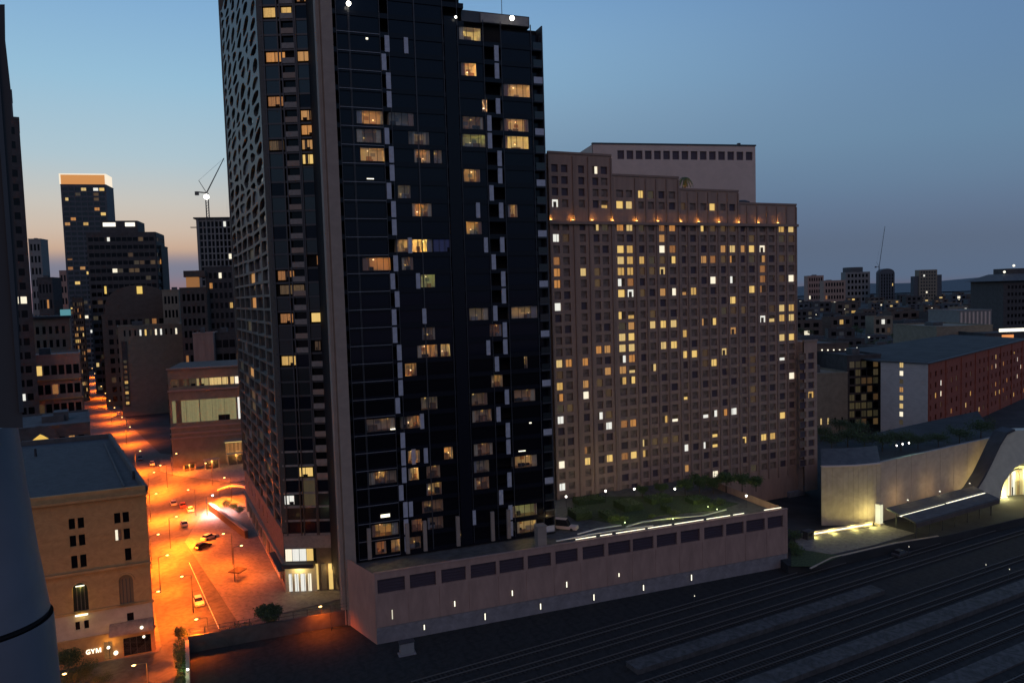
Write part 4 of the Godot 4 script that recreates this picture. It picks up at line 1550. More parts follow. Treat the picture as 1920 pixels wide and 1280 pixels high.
	# roof garden palm and water tank
	var pbase := f.at(pv(1303, 356, f).x, pv(1303, 360, f).y, -4.0)
	var pt := thing("palm_tree", "palm tree lit yellow from below on the hotel roof", "tree", pbase)
	var tm := MB.new()
	tm.tube(pbase, pbase + UP * 4.2, 0.25, 0.18, 8)
	part(pt, "trunk", tm, M.bark)
	var cm := MB.new()
	for i in 26:
		var az := TAU * i / 26.0 + rng.randf() * 0.3
		var d := Vector3(cos(az), 0, sin(az))
		var lift := rng.randf_range(0.1, 1.3)
		var p0 := pbase + UP * 4.2
		for s in 5:
			var s0 := s / 5.0
			var s1 := (s + 1) / 5.0
			var q0 := p0 + d * s0 * 2.2 + UP * (lift * s0 - 2.8 * s0 * s0)
			var q1 := p0 + d * s1 * 2.2 + UP * (lift * s1 - 2.8 * s1 * s1)
			var sd := d.cross(UP) * (0.3 * (1.0 - s0 * 0.7))
			cm.quad(q0 - sd, q1 - sd * 0.8, q1 + UP * 0.1, q0 + UP * 0.1)
			cm.quad(q0 + UP * 0.1, q1 + UP * 0.1, q1 + sd * 0.8, q0 + sd)
	part(pt, "fronds", cm, M.leaf_b)
	for q: Array in [[1288, 357], [1306, 357]]:
		var lp := f.at(pv(q[0], q[1], f).x, pbase.y, -2.2)
		var lt := thing("roof_lamp", "small yellow lamp on the hotel roof below the palm", "lamp", lp, "hotel roof lamps")
		var m := MB.new()
		m.tube(lp, lp + UP * 0.35, 0.16, 0.2, 8)
		part(lt, "housing", m, M.frame)
		var m2 := MB.new()
		m2.ball(lp + UP * 0.45, Vector3.ONE * 0.2, 8)
		part(lt, "bulb", m2, M.lamp_amber)
		omni(lt, lp + UP * 0.5, Color(1, 0.75, 0.3), 12.0, 0.15)
	var tk := f.at(pv(1424, 380, f).x, pv(1424, 383, f).y, -7.0)
	var tt := thing("water_tank", "low dark domed water tank on the hotel roof", "tank", tk)
	var tkm := MB.new()
	tkm.lathe(tk, [[2.7, 0.0], [2.7, 0.8], [2.2, 1.5], [1.2, 1.9], [0.0, 2.0]], 24)
	part(tt, "dome", tkm, M.dark_wall)
	var tkl := MB.new()
	tkl.lathe(tk, [[3.0, 0.0], [3.0, 0.25], [2.7, 0.26]], 24)
	part(tt, "rim", tkl, M.frame)
	# the pale slab building behind
	var q := frame_at(1112, 1417, 300, 262.0, 12.0)
	var sf: Fr = q[0]
	var sw: float = q[1]
	var stop := top_at(sf, 1265, 272)
	var s2 := thing("pale_slab_building", "pale blank concrete slab with one top row of dark square windows behind the hotel", "building", sf.o)
	var sc := []
	for i in 15:
		var x := 1158 + i * 17.2
		sc.append([pv(x, 292, sf).x, pv(x + 12.5, 292, sf).x])
	var rv := [pv(1265, 299, sf).y, pv(1265, 283, sf).y]
	var smb := MB.new()
	pierced(smb, sf, 0, sw, 0, stop, sc, [rv], 0.5)
	part(s2, "wall", smb, M.white_wall)
	var scr := MB.new()
	shell(scr, sf.off(0, 0, -0.5), sw, 20.0, 0, stop, false)
	part(s2, "core", scr, M.white_wall)
	var sp := MB.new()
	sp.box(sf, -0.2, sw + 0.2, stop, stop + 0.5, -1.0, 0.25)
	part(s2, "parapet", sp, M.frame)
	for i in sc.size():
		window(s2, sf, sc[i], rv, -0.5, "", M.louvre, 1 if i > 11 or i == 3 else 0)
	var vt := MB.new()
	var vu := pv(1392, 272, sf).x
	vt.box(sf, vu - 0.5, vu + 0.5, stop + 0.5, stop + 1.5, -3.0, -2.0)
	part(s2, "vent", vt, M.frame)

# ------------------------------------------------------------------ arena, portal and platform canopy
func arena() -> void:
	var c := gp(1652, 978, 0)
	var top := 14.9
	var b := gp(1885, 815, top)
	b.y = 0
	var f := Fr.new(c, b)
	var w := c.distance_to(b)
	var t := thing("arena", "curved pale concrete arena wall with tall joints and a dark planted roof", "arena", c)
	# straight wall of tall panels
	var n := 9
	for i in n:
		var m := MB.new()
		var u0 := w * i / n
		m.box(f, u0 + 0.06, w * (i + 1) / n - 0.06, 0.0, top, -0.3, 0.0)
		part(t, "wall_panel", m, M.concrete)
	var bk := MB.new()
	bk.box(f, 0.0, w, 0.0, top - 0.1, -1.2, -0.4)
	part(t, "wall_core", bk, M.plinth)
	# curved wall to the left
	var l := gp(1541, 985, 0)
	var pts := []
	for i in 13:
		var k := i / 12.0
		var p := l.lerp(c, k)
		p += Vector3(0.15, 0, 1.0) * 0.9 * sin(PI * k) * (1.0 if i < 12 else 0.0)
		pts.append(p)
	for i in 12:
		var g := Fr.new(pts[i], pts[i + 1])
		var m := MB.new()
		m.box(g, 0.03, (pts[i] as Vector3).distance_to(pts[i + 1]) - 0.03, 0.0, top - 0.4, -0.4, 0.0)
		part(t, "curved_panel", m, M.concrete)
	# sloping roof edge above the curved wall, lighter lip
	var rm := MB.new()
	for i in 12:
		var a: Vector3 = pts[i] + UP * (top - 0.4)
		var d: Vector3 = pts[i + 1] + UP * (top - 0.4)
		rm.quad(a, d, d + Vector3(4.0, 2.4, -10.0), a + Vector3(4.0, 2.4, -10.0))
	part(t, "roof_slope", rm, M.roof_grey)
	var lip := MB.new()
	for i in 12:
		var g := Fr.new(pts[i], pts[i + 1])
		lip.box(g, 0.0, (pts[i] as Vector3).distance_to(pts[i + 1]), top - 0.4, top - 0.1, -0.6, 0.25)
	part(t, "roof_lip", lip, M.white_wall)
	var rf := MB.new()
	rf.slab([pts[0] + Vector3(1.0, 0, -3), c + Vector3(0, 0, -3), c + Vector3(0.3, 0, -0.6), b + Vector3(0.3, 0, -0.6), b + Vector3(30, 0, -60), pts[0] + Vector3(24, 0, -45)], top - 4.0, top - 3.6)
	part(t, "roof", rf, M.ground)
	# trees on and behind the roof
	var tg := "dark trees behind the arena wall"
	for q: Array in [[1560, 838, 7.0], [1590, 832, 8.0], [1622, 836, 7.0], [1655, 840, 7.5], [1690, 838, 8.0], [1722, 836, 6.0], [1760, 832, 6.0], [1800, 826, 7.0], [1840, 815, 8.0], [1540, 822, 7.0], [1608, 812, 7.0], [1575, 806, 7.0]]:
		var p := gp(q[0], q[1] + 6, top - 3.6)
		tree("roof_tree", "small dark broadleaf tree behind the arena wall top", p, q[2] * 0.72, q[2] * 0.6, M.leaf_dark, 900, tg)
	for q: Array in [[1682, 838], [1693, 835], [1705, 833]]:
		var p := gp(q[0], q[1] + 14, top - 0.2)
		var lt := thing("roof_lamp_post", "small pale green lamp among the trees behind the arena wall", "lamp", p, "lamps among the arena trees")
		var m := MB.new()
		m.tube(p, p + UP * 2.2, 0.05, 0.04, 6)
		part(lt, "post", m, M.frame)
		var m2 := MB.new()
		m2.ball(p + UP * 2.35, Vector3.ONE * 0.2, 8)
		part(lt, "bulb", m2, M.lamp_white)
		omni(lt, p + UP * 2.35, Color(0.75, 1, 0.8), 3.0, 0.15)
	for k in 4:  # posts and lamps added to brighten the concrete wall
		var wp := f.at(w * (0.1 + 0.24 * k), 0.0, 3.4)
		var wt := thing("added_washer", "warm washer light on a post, added to brighten the arena wall", "light", wp, "added washer lights along the arena wall")
		var wm := MB.new()
		wm.tube(wp, wp + UP * 5.2, 0.08, 0.07, 6)
		part(wt, "post", wm, M.frame)
		var wb := MB.new()
		wb.ball(wp + UP * 5.3, Vector3(0.22, 0.16, 0.22), 8)
		part(wt, "lens", wb, M.strip)
		omni(wt, wp + UP * 5.3, Color(1, 0.86, 0.6), 7.0, 0.2)
	# portal: a concrete sweep with an arched mouth
	var pf0 := Fr.new(gp(1808, 944, 0), gp(1808, 944, 0) + Vector3(0.985, 0, -0.17))
	pf0.o.y = 0
	var pts2 := PackedVector2Array()
	for e: Array in [[1806, 944], [1828, 922], [1845, 895], [1860, 865], [1874, 835], [1887, 814], [1902, 807], [2040, 803]]:
		pts2.append(pv(e[0], e[1], pf0))
	var pr := pv(2040, 940, pf0)
	pts2.append(Vector2(pr.x, 0.0))
	var a0 := pv(1877, 915, pf0)
	var a1 := pv(1985, 915, pf0)
	var ac := (a0.x + a1.x) / 2
	var ar := (a1.x - a0.x) / 2
	var ah := pv(1930, 866, pf0).y
	pts2.append(Vector2(a1.x, 0.0))
	for i in 13:
		var th := PI * i / 12.0
		pts2.append(Vector2(ac + ar * cos(th), maxf(0.02, ah * sin(th))))
	pts2.append(Vector2(a0.x, 0.0))
	var pt := thing("portal", "pale sweeping concrete portal with a glowing arched mouth", "portal", pf0.o)
	var pm := MB.new()
	pm.poly(pf0, pts2, -3.2, 0.0)
	part(pt, "shell", pm, M.concrete_pale)
	var ridge := MB.new()
	for i in 6:
		var q0 := pts2[i]
		var q1 := pts2[i + 1]
		ridge.hexa([pf0.at(q0.x, q0.y, 0.5), pf0.at(q1.x, q1.y, 0.5), pf0.at(q1.x, q1.y, -3.6), pf0.at(q0.x, q0.y, -3.6), pf0.at(q0.x - 0.2, q0.y + 0.5, 0.5), pf0.at(q1.x - 0.2, q1.y + 0.5, 0.5), pf0.at(q1.x - 0.2, q1.y + 0.5, -3.6), pf0.at(q0.x - 0.2, q0.y + 0.5, -3.6)])
	part(pt, "ridge", ridge, M.roof_blue)
	var bw := MB.new()
	bw.box(pf0, a0.x, a1.x, 0.0, ah, -3.6, -3.25)
	part(pt, "back_wall", bw, M.concrete_pale)
	for i in 4:
		var u := lerpf(a0.x, a1.x, 0.3 + i * 0.14)
		window(pt, pf0, [u, u + ar * 0.22], [0.1, ah * 0.72], -3.1, "G" if i % 2 else "W", M.glass, 1)
	var surround := MB.new()
	for i in 16:
		var th0 := PI * i / 16.0
		var th1 := PI * (i + 1) / 16.0
		var q0 := Vector2(ac + ar * 0.72 * cos(th0), ah * 0.78 * sin(th0))
		var q1 := Vector2(ac + ar * 0.72 * cos(th1), ah * 0.78 * sin(th1))
		surround.quad(pf0.at(q0.x, q0.y, -3.0), pf0.at(q0.x, q0.y, -2.4), pf0.at(q1.x, q1.y, -2.4), pf0.at(q1.x, q1.y, -3.0))
	part(pt, "inner_arch", surround, M.frame)
	var lm := MB.new()
	lm.box(pf0, ac - ar * 0.85, ac - ar * 0.6, 0.1, 0.3, -2.0, -1.4)
	part(pt, "floor_light", lm, M.strip)
	omni(pt, pf0.at(ac - ar * 0.7, 0.9, -1.6), Color(1, 0.95, 0.62), 60.0, 0.4)
	omni(pt, pf0.at(ac, ah * 0.55, -1.4), Color(1, 0.95, 0.62), 50.0, 0.4)
	# floodlight at the foot of the sweep
	var fp := gp(1838, 925, 0)
	var ft := thing("ground_floodlight", "white floodlight washing the foot of the concrete portal", "light", fp)
	var fm := MB.new()
	fm.box(Fr.new(fp, fp + Vector3.RIGHT), -0.5, 0.5, 0.0, 0.4, -0.3, 0.3)
	part(ft, "housing", fm, M.frame)
	var fm2 := MB.new()
	fm2.box(Fr.new(fp, fp + Vector3.RIGHT), -0.45, 0.45, 0.41, 0.5, -0.25, 0.25)
	part(ft, "lens", fm2, M.lamp_white)
	omni(ft, fp + Vector3(0.5, 1.2, 0.9), Color(1, 0.96, 0.7), 70.0, 0.4)
	# platform canopy with a light slot
	var ch := 4.6
	var cl := gp(1662, 952, ch)
	var cr := gp(1826, 911, ch)
	var fl := gp(1718, 979, ch)
	var frr := gp(1874, 934, ch)
	var ct := thing("platform_canopy", "long grey two-part platform canopy with a bright light slot", "canopy", cl)
	for s in 2:
		var q := [cl.lerp(fl, 0.0 if s == 0 else 0.56), cr.lerp(frr, 0.0 if s == 0 else 0.56), cr.lerp(frr, 0.44 if s == 0 else 1.0), cl.lerp(fl, 0.44 if s == 0 else 1.0)]
		var m := MB.new()
		m.slab([q[3], q[2], q[1], q[0]], ch - 0.35, ch)
		part(ct, "roof_slab", m, M.roof_grey)
	var sl := MB.new()
	var sa := cl.lerp(fl, 0.5)
	var sb := cr.lerp(frr, 0.5)
	path_strip(sl, [sa, sa.lerp(sb, 0.5)], 0.5, ch - 0.4, ch - 0.3)
	path_strip(sl, [sa.lerp(sb, 0.53), sb], 0.9, ch - 0.4, ch - 0.3)
	part(ct, "light_slot", sl, M.strip)
	for i in 7:
		for s: float in [0.2, 0.85]:
			var p := cl.lerp(cr, 0.05 + i * 0.15).lerp(fl.lerp(frr, 0.05 + i * 0.15), s)
			var m := MB.new()
			m.tube(Vector3(p.x, 0, p.z), Vector3(p.x, ch - 0.35, p.z), 0.16, 0.16, 8)
			part(ct, "post", m, M.frame)
	var fa := MB.new()
	path_strip(fa, [fl, frr], 0.3, ch - 1.3, ch - 0.36)
	part(ct, "fascia", fa, M.brown_wall)
	for x in [1753, 1777]:
		var p := gp(x, 968.0 - (x - 1753) * 0.3, ch - 0.8) + Vector3(0, 0, 0.25)
		var m := MB.new()
		m.box(Fr.new(p, p + f.e), -0.25, 0.25, -0.35, 0.35, 0.0, 0.15)
		part(ct, "fascia_light", m, M.strip)
	# drive with a glowing pylon and a lit low wall
	var dr := MB.new()
	dr.slab([gp(1500, 1030, 0), gp(1560, 1040, 0), gp(1640, 1022, 0), gp(1715, 1000, 0), gp(1660, 985, 0), gp(1560, 1000, 0), gp(1490, 1012, 0)], 0.0, 0.12)
	struct("drive", dr, M.paving)
	var gr := MB.new()
	gr.slab([gp(1484, 1062, 0), gp(1530, 1062, 0), gp(1580, 1042, 0), gp(1500, 1031, 0), gp(1484, 1015, 0)], 0.0, 0.1)
	struct("verge", gr, M.grass)
	var kb := MB.new()
	path_strip(kb, [gp(1520, 1066, 0), gp(1560, 1046, 0), gp(1610, 1034, 0), gp(1680, 1018, 0), gp(1760, 1005, 0)], 0.4, 0.0, 0.14)
	struct("verge_kerb", kb, M.concrete)
	var pp := gp(1649, 984, 0)
	var py := thing("light_pylon", "tall glowing white pylon beside the arena corner", "lamp", pp)
	var pgf := Fr.new(pp, pp + f.e)
	var pym := MB.new()
	pym.box(pgf, -0.8, 0.8, 0.0, 0.5, -0.8, 0.8)
	part(py, "base", pym, M.concrete)
	var pyl := MB.new()
	pyl.box(pgf, -0.6, 0.6, 0.5, 5.2, -0.6, 0.6)
	part(py, "shaft", pyl, glow(1, 0.98, 0.66, 0.75))
	var pyc := MB.new()
	pyc.box(pgf, -0.7, 0.7, 5.2, 5.4, -0.7, 0.7)
	part(py, "cap", pyc, M.concrete)
	omni(py, pp + Vector3(-1.5, 3.0, 1.6), Color(1, 0.97, 0.62), 16.0, 0.6)
	var wl := thing("lit_low_wall", "low drive wall with a bright yellow light strip", "wall", gp(1520, 1004, 0))
	var wa := gp(1505, 1007, 0)
	var wb := gp(1636, 985, 0)
	var wm := MB.new()
	path_strip(wm, [wa, wb], 0.5, 0.0, 1.0)
	part(wl, "wall", wm, M.concrete)
	var ws := MB.new()
	path_strip(ws, [wa + Vector3(0.3, 0, 0.5), wb + Vector3(-0.3, 0, 0.5)], 0.12, 0.45, 0.7)
	part(wl, "light_strip", ws, M.strip)
	for k: float in [0.12, 0.4, 0.7, 0.95]:
		omni(wl, wa.lerp(wb, k) + Vector3(0.2, 0.8, 1.3), Color(1, 0.96, 0.55), 8.0, 0.3)
	var kp := gp(1521, 1012, 0)
	var ki := thing("drive_kiosk", "small dark kiosk box beside the lit low wall", "kiosk", kp)
	var kf := Fr.new(kp, kp + f.e)
	var km := MB.new()
	km.box(kf, -1.1, 1.1, 0.12, 1.9, -1.4, 0.0)
	part(ki, "booth", km, M.dark_wall)
	var kr := MB.new()
	kr.box(kf, -1.3, 1.3, 1.9, 2.05, -1.6, 0.2)
	part(ki, "roof", kr, M.frame)
	pane(ki, "window", kf, -0.8, 0.8, 0.9, 1.6, 0.02, M.car_glass)
	for q: Array in [[1490, 1012, 1.2], [1496, 1040, 1.0], [1488, 1030, 1.0]]:
		var p := gp(q[0], q[1], 0.1)
		var st := thing("verge_shrub", "bright leafy shrub on the grass verge by the podium corner", "shrub", p, "shrubs on the verge")
		var m := MB.new()
		foliage(m, p + UP * q[2], Vector3(1.8, 1.1, 1.8) * q[2], 600, 0.17)
		part(st, "leaves", m, M.leaf)
		var sm := MB.new()
		sm.tube(p, p + UP * q[2], 0.08, 0.05, 6)
		part(st, "stem", sm, M.bark)
	car("parked_car", "dark saloon car standing on the yard road below the drive", gp(1690, 1042, YL), f.e, M.dark_wall, "", false)

# ------------------------------------------------------------------ the sandstone hall on the left
func arch_pts(u0: float, u1: float, v0: float, v1: float) -> PackedVector2Array:
	var p := PackedVector2Array([Vector2(u0, v0), Vector2(u1, v0)])
	var r := (u1 - u0) / 2
	for i in 11:
		var a := PI * i / 10.0
		p.append(Vector2((u0 + u1) / 2 + r * cos(a), v1 - r + r * sin(a)))
	return p
func sandstone_hall() -> void:
	var r := gp(291, 1222, ST)
	var l := r - Vector3(cos(deg_to_rad(22.5)), 0, -sin(deg_to_rad(22.5))) * 32.0
	var f := Fr.new(l, r)
	var w := 32.0
	var t := thing("sandstone_hall", "sandstone corner building with paired windows and tall arched windows", "building", r)
	var top := pv(282, 922, f).y
	var str1 := pv(289, 1051, f).y
	var str2 := pv(287, 1124, f).y
	var cu := func(x: float, y: float) -> float: return pv(x, y, f).x
	# upper wall with openings
	var cols := [[cu.call(130, 1015), cu.call(142, 1015)], [cu.call(147, 1012), cu.call(159, 1012)], [cu.call(215, 1000), cu.call(227, 1000)], [cu.call(231, 998), cu.call(243, 998)]]
	var rows := []
	for q: Array in [[1065, 1041], [1024, 1003], [991, 971]]:
		rows.append([pv(143, q[0], f).y, pv(143, q[1], f).y])
	var um := MB.new()
	pierced(um, f, 0, w, str1, top, cols, rows, 0.35, {"2,0": true})
	part(t, "upper_wall", um, M.sandstone)
	for i in 4:
		for j in 3:
			if i == 2 and j == 0:
				continue
			window(t, f, cols[i], rows[j], -0.35, "P" if i == 2 and j == 1 else "", M.glass_b, 0)
	var lm := MB.new()
	# middle storey: three pieces around two arched windows, built as an outline with notches
	var aw := [[cu.call(137, 1140), cu.call(166, 1140), pv(150, 1146, f).y, pv(150, 1092, f).y], [cu.call(224, 1125), cu.call(251, 1125), pv(238, 1131, f).y, pv(238, 1076, f).y]]
	var edge := 0.0
	for a: Array in aw:
		lm.box(f, edge, a[0], str2, str1, -0.4, 0.0)
		var rr: float = (a[1] - a[0]) / 2
		var head := PackedVector2Array([Vector2(a[0], str1), Vector2(a[0], a[3] - rr)])
		for i in 11:
			var th := PI - PI * i / 10.0
			head.append(Vector2((a[0] + a[1]) / 2 + rr * cos(th), a[3] - rr + rr * sin(th) + 0.001))
		head.append(Vector2(a[1], str1))
		lm.poly(f, head, -0.4, 0.0)
		lm.box(f, a[0], a[1], str2, a[2], -0.4, 0.0)
		edge = a[1]
	lm.box(f, edge, w, str2, str1, -0.4, 0.0)
	part(t, "middle_wall", lm, M.sandstone)
	for i in 2:
		var a: Array = aw[i]
		var gm := MB.new()
		gm.poly(f, arch_pts(a[0], a[1], a[2], a[3]), -0.46, -0.41)
		var o := part(t, "arched_window", gm, M.glass_g if i == 0 else M.curtain)
		for k in 3:
			var bm := MB.new()
			var u: float = lerpf(a[0], a[1], (k + 1) / 4.0)
			bm.box(f, u - 0.06, u + 0.06, a[2], a[3] - 0.9, -0.41, -0.3)
			part(o, "glazing_bar", bm, M.frame)
		var sill := MB.new()
		sill.box(f, a[0] - 0.3, a[1] + 0.3, a[2] - 0.25, a[2], 0.0, 0.35)
		part(t, "sill", sill, M.sandstone)
		var hood := MB.new()
		var rr: float = (a[1] - a[0]) / 2
		for k in 10:
			var t0 := PI * k / 10.0
			var t1 := PI * (k + 1) / 10.0
			var cx: float = (a[0] + a[1]) / 2
			var cy: float = a[3] - rr
			var q := []
			for e: Array in [[t0, 0.0], [t0, 0.3], [t1, 0.3], [t1, 0.0]]:
				q.append(Vector2(cx + (rr + e[1]) * cos(e[0]), cy + (rr + e[1]) * sin(e[0])))
			hood.hexa([f.at(q[0].x, q[0].y, 0.02), f.at(q[1].x, q[1].y, 0.02), f.at(q[2].x, q[2].y, 0.02), f.at(q[3].x, q[3].y, 0.02), f.at(q[0].x, q[0].y, 0.2), f.at(q[1].x, q[1].y, 0.2), f.at(q[2].x, q[2].y, 0.2), f.at(q[3].x, q[3].y, 0.2)])
		part(t, "hood_mould", hood, M.sandstone)
	# lamp inside the head of the left arch and its lit sill
	var ah: Array = aw[0]
	var hl := MB.new()
	hl.box(f, ah[0] + 0.5, ah[1] - 0.5, ah[3] - 0.75, ah[3] - 0.6, -0.3, -0.15)
	part(t, "head_lamp", hl, M.strip)
	omni(t, f.at((ah[0] + ah[1]) / 2, ah[3] - 1.0, 0.15), Color(1, 0.9, 0.42), 1.6, 0.2)
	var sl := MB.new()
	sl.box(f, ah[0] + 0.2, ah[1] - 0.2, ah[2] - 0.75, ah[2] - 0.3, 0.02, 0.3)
	part(t, "glowing_sill", sl, M.strip)  # lit sill, its brightness put into a glowing bar
	omni(t, f.at((ah[0] + ah[1]) / 2, ah[2] - 0.6, 0.8), Color(1, 0.92, 0.45), 1.4, 0.2)
	# ground storeys
	var gmb := MB.new()
	var gc := [[cu.call(140, 1170), cu.call(149, 1170)], [cu.call(157, 1168), cu.call(166, 1168)], [cu.call(237, 1152), cu.call(250, 1152)]]
	var gr := [[pv(153, 1180, f).y, pv(153, 1164, f).y]]
	pierced(gmb, f, 0, w, 5.0, str2, gc, gr, 0.35)
	part(t, "lower_wall", gmb, M.concrete)
	for i in 3:
		window(t, f, gc[i], gr[0], -0.35, "", M.glass_b, 0)
	var dm := MB.new()
	var dc := [[cu.call(118, 1232), cu.call(135, 1232)], [cu.call(194, 1222), cu.call(211, 1222)], [cu.call(231, 1216), cu.call(283, 1210)]]
	pierced(dm, f, 0, w, 0, 5.0, dc, [[0.15, 3.6]], 0.5)
	part(t, "base_wall", dm, M.sandstone)
	window(t, f, dc[0], [0.15, 3.6], -0.5, "D", M.glass_b, 1)
	window(t, f, dc[1], [0.15, 3.6], -0.5, "O", M.glass_b, 1)
	window(t, f, dc[2], [0.15, 3.6], -0.5, "", M.glass_b, 3)
	for q: Array in [[str1, 0.55], [str2, 0.35], [5.0, 0.3], [top, 0.7]]:
		var m := MB.new()
		m.box(f, -0.1, w + 0.35, q[0] - 0.3, q[0] + 0.12, 0.0, q[1])
		part(t, "string_course", m, M.sandstone)
	var pa := MB.new()
	pa.box(f, 0, w, top + 0.12, top + 1.3, -0.5, 0.15)
	part(t, "parapet", pa, M.sandstone)
	# roof running back along the street
	var bk := gp(205, 820, ST + top)
	bk.y = 0
	var lb := bk - f.e * w
	var rf := MB.new()
	rf.slab([l + f.e * 0.0 - f.n * 0.5, r - f.n * 0.5, bk, lb], ST, ST + top - 0.1)
	part(t, "body", rf, M.roof_blue)
	var rp := MB.new()
	path_strip(rp, [r - f.n * 0.8, bk], 0.7, ST + top - 0.1, ST + top + 1.0)
	path_strip(rp, [bk, lb], 0.7, ST + top - 0.1, ST + top + 1.0)
	part(t, "roof_kerb", rp, M.roof_grey)
	var ri := MB.new()
	var ra := r - f.n * 6.0 - f.e * 4.0
	path_strip(ri, [ra, ra.lerp(bk, 0.85) - f.e * 1.5], 0.25, ST + top - 0.1, ST + top + 0.35)
	part(t, "roof_ridge", ri, M.roof_grey)
	for q: Array in [[66, 855, 1.8], [250, 897, 1.6]]:
		var p := gp(q[0], q[1], ST + top)
		var m := MB.new()
		m.tube(p, p + UP * q[2], 0.3, 0.25, 10)
		part(t, "roof_vent", m, M.frame)
	# curved street canopy, sign and wall lamps
	var am := MB.new()
	var u0: float = cu.call(206, 1180)
	var u1: float = cu.call(288, 1170)
	for i in 8:
		var a := PI * 0.5 * i / 8.0
		var b := PI * 0.5 * (i + 1) / 8.0
		am.quad(f.at(u0, 5.2 + 1.6 * cos(a), 0.3 + 2.2 * sin(a)), f.at(u0, 5.2 + 1.6 * cos(b), 0.3 + 2.2 * sin(b)), f.at(u1, 5.2 + 1.6 * cos(b), 0.3 + 2.2 * sin(b)), f.at(u1, 5.2 + 1.6 * cos(a), 0.3 + 2.2 * sin(a)))
	part(t, "awning", am, M.brick)
	var txt := TextMesh.new()
	txt.text = "GYM"
	var sf := SystemFont.new()
	sf.font_names = PackedStringArray(["Droid Sans"])
	sf.font_weight = 700
	txt.font = sf
	txt.font_size = 64
	txt.pixel_size = 0.018
	txt.depth = 0.08
	var to := MeshInstance3D.new()
	to.name = "sign_lettering"
	to.mesh = txt
	to.material_override = M.strip
	t.add_child(to)
	var sg := pv(175, 1220, f)
	to.transform = Transform3D(f.basis(), f.at(sg.x, sg.y, 0.12) - t.position)
	for q: Array in [[267, 1165, 0.3], [271, 1182, 0.25], [217, 1222, 0.4], [203, 1212, 0.3]]:
		var c := pv(q[0], q[1], f)
		var m := MB.new()
		m.ball(f.at(c.x, c.y, 2.7 if q[0] > 260 else 0.4), Vector3.ONE * float(q[2]), 10)
		part(t, "globe_lamp", m, M.strip)
	omni(t, f.at(cu.call(205, 1215), 3.4, 1.3), Color(1, 0.75, 0.35), 4.0, 0.2)
	# road in front, shrubs and the planted retaining wall
	for q: Array in [[128, 1262, 3.2, 3.0], [160, 1275, 2.4, 2.6], [105, 1250, 3.0, 2.0], [190, 1285, 1.4, 2.4], [140, 1290, 2.6, 3.2]]:
		var p := gp(q[0], q[1], ST)
		tree("street_bush", "dark bushy shrub in front of the sandstone building", p, q[2] * 1.25, q[3] * 0.9, M.leaf_dark, 1300, "bushes in front of the sandstone building")
	var ig := Fr.new(gp(352, 1290, ST), gp(352, 1206, 0))
	var i0 := gp(350, 1206, 0)
	var i1 := gp(352, 1300, 0)
	var it := thing("ivy_wall", "retaining wall covered in dense green ivy beside the street", "wall", Vector3(i0.x, ST, i0.z))
	var iw := MB.new()
	path_strip(iw, [i0, i1], 0.6, ST, 0.6)
	part(it, "wall", iw, M.concrete)
	var im := MB.new()
	for k in 5200:
		var q := i0.lerp(i1, rng.randf())
		var y := rng.randf_range(ST, 1.3)
		var bulge := (0.6 + 1.6 * absf(sin(q.z * 0.5)) * absf(cos(q.z * 0.23 + y * 0.4))) * rng.randf()
		var p := Vector3(q.x - 0.35 - bulge, y, q.z)
		var a := Vector3(rng.randfn(), rng.randfn(), rng.randfn()).normalized() * rng.randf_range(0.13, 0.28)
		var b := a.cross(Vector3(rng.randfn(), rng.randfn(), rng.randfn())).normalized() * rng.randf_range(0.08, 0.16)
		im.quad(p - a, p - b, p + a, p + b)
	part(it, "ivy", im, M.leaf, "stuff")
	var lp := gp(352, 1268, 0.0)
	var wl := thing("wall_floodlight", "pale green lamp on top of the ivy wall", "lamp", lp)
	var wm := MB.new()
	wm.tube(lp, lp + UP * 1.0, 0.06, 0.05, 6)
	part(wl, "post", wm, M.frame)
	var wb := MB.new()
	wb.ball(lp + UP * 1.15, Vector3.ONE * 0.2, 8)
	part(wl, "bulb", wb, M.lamp_white)
	omni(wl, lp + UP * 1.15, Color(0.8, 1, 0.7), 5.0, 0.15)

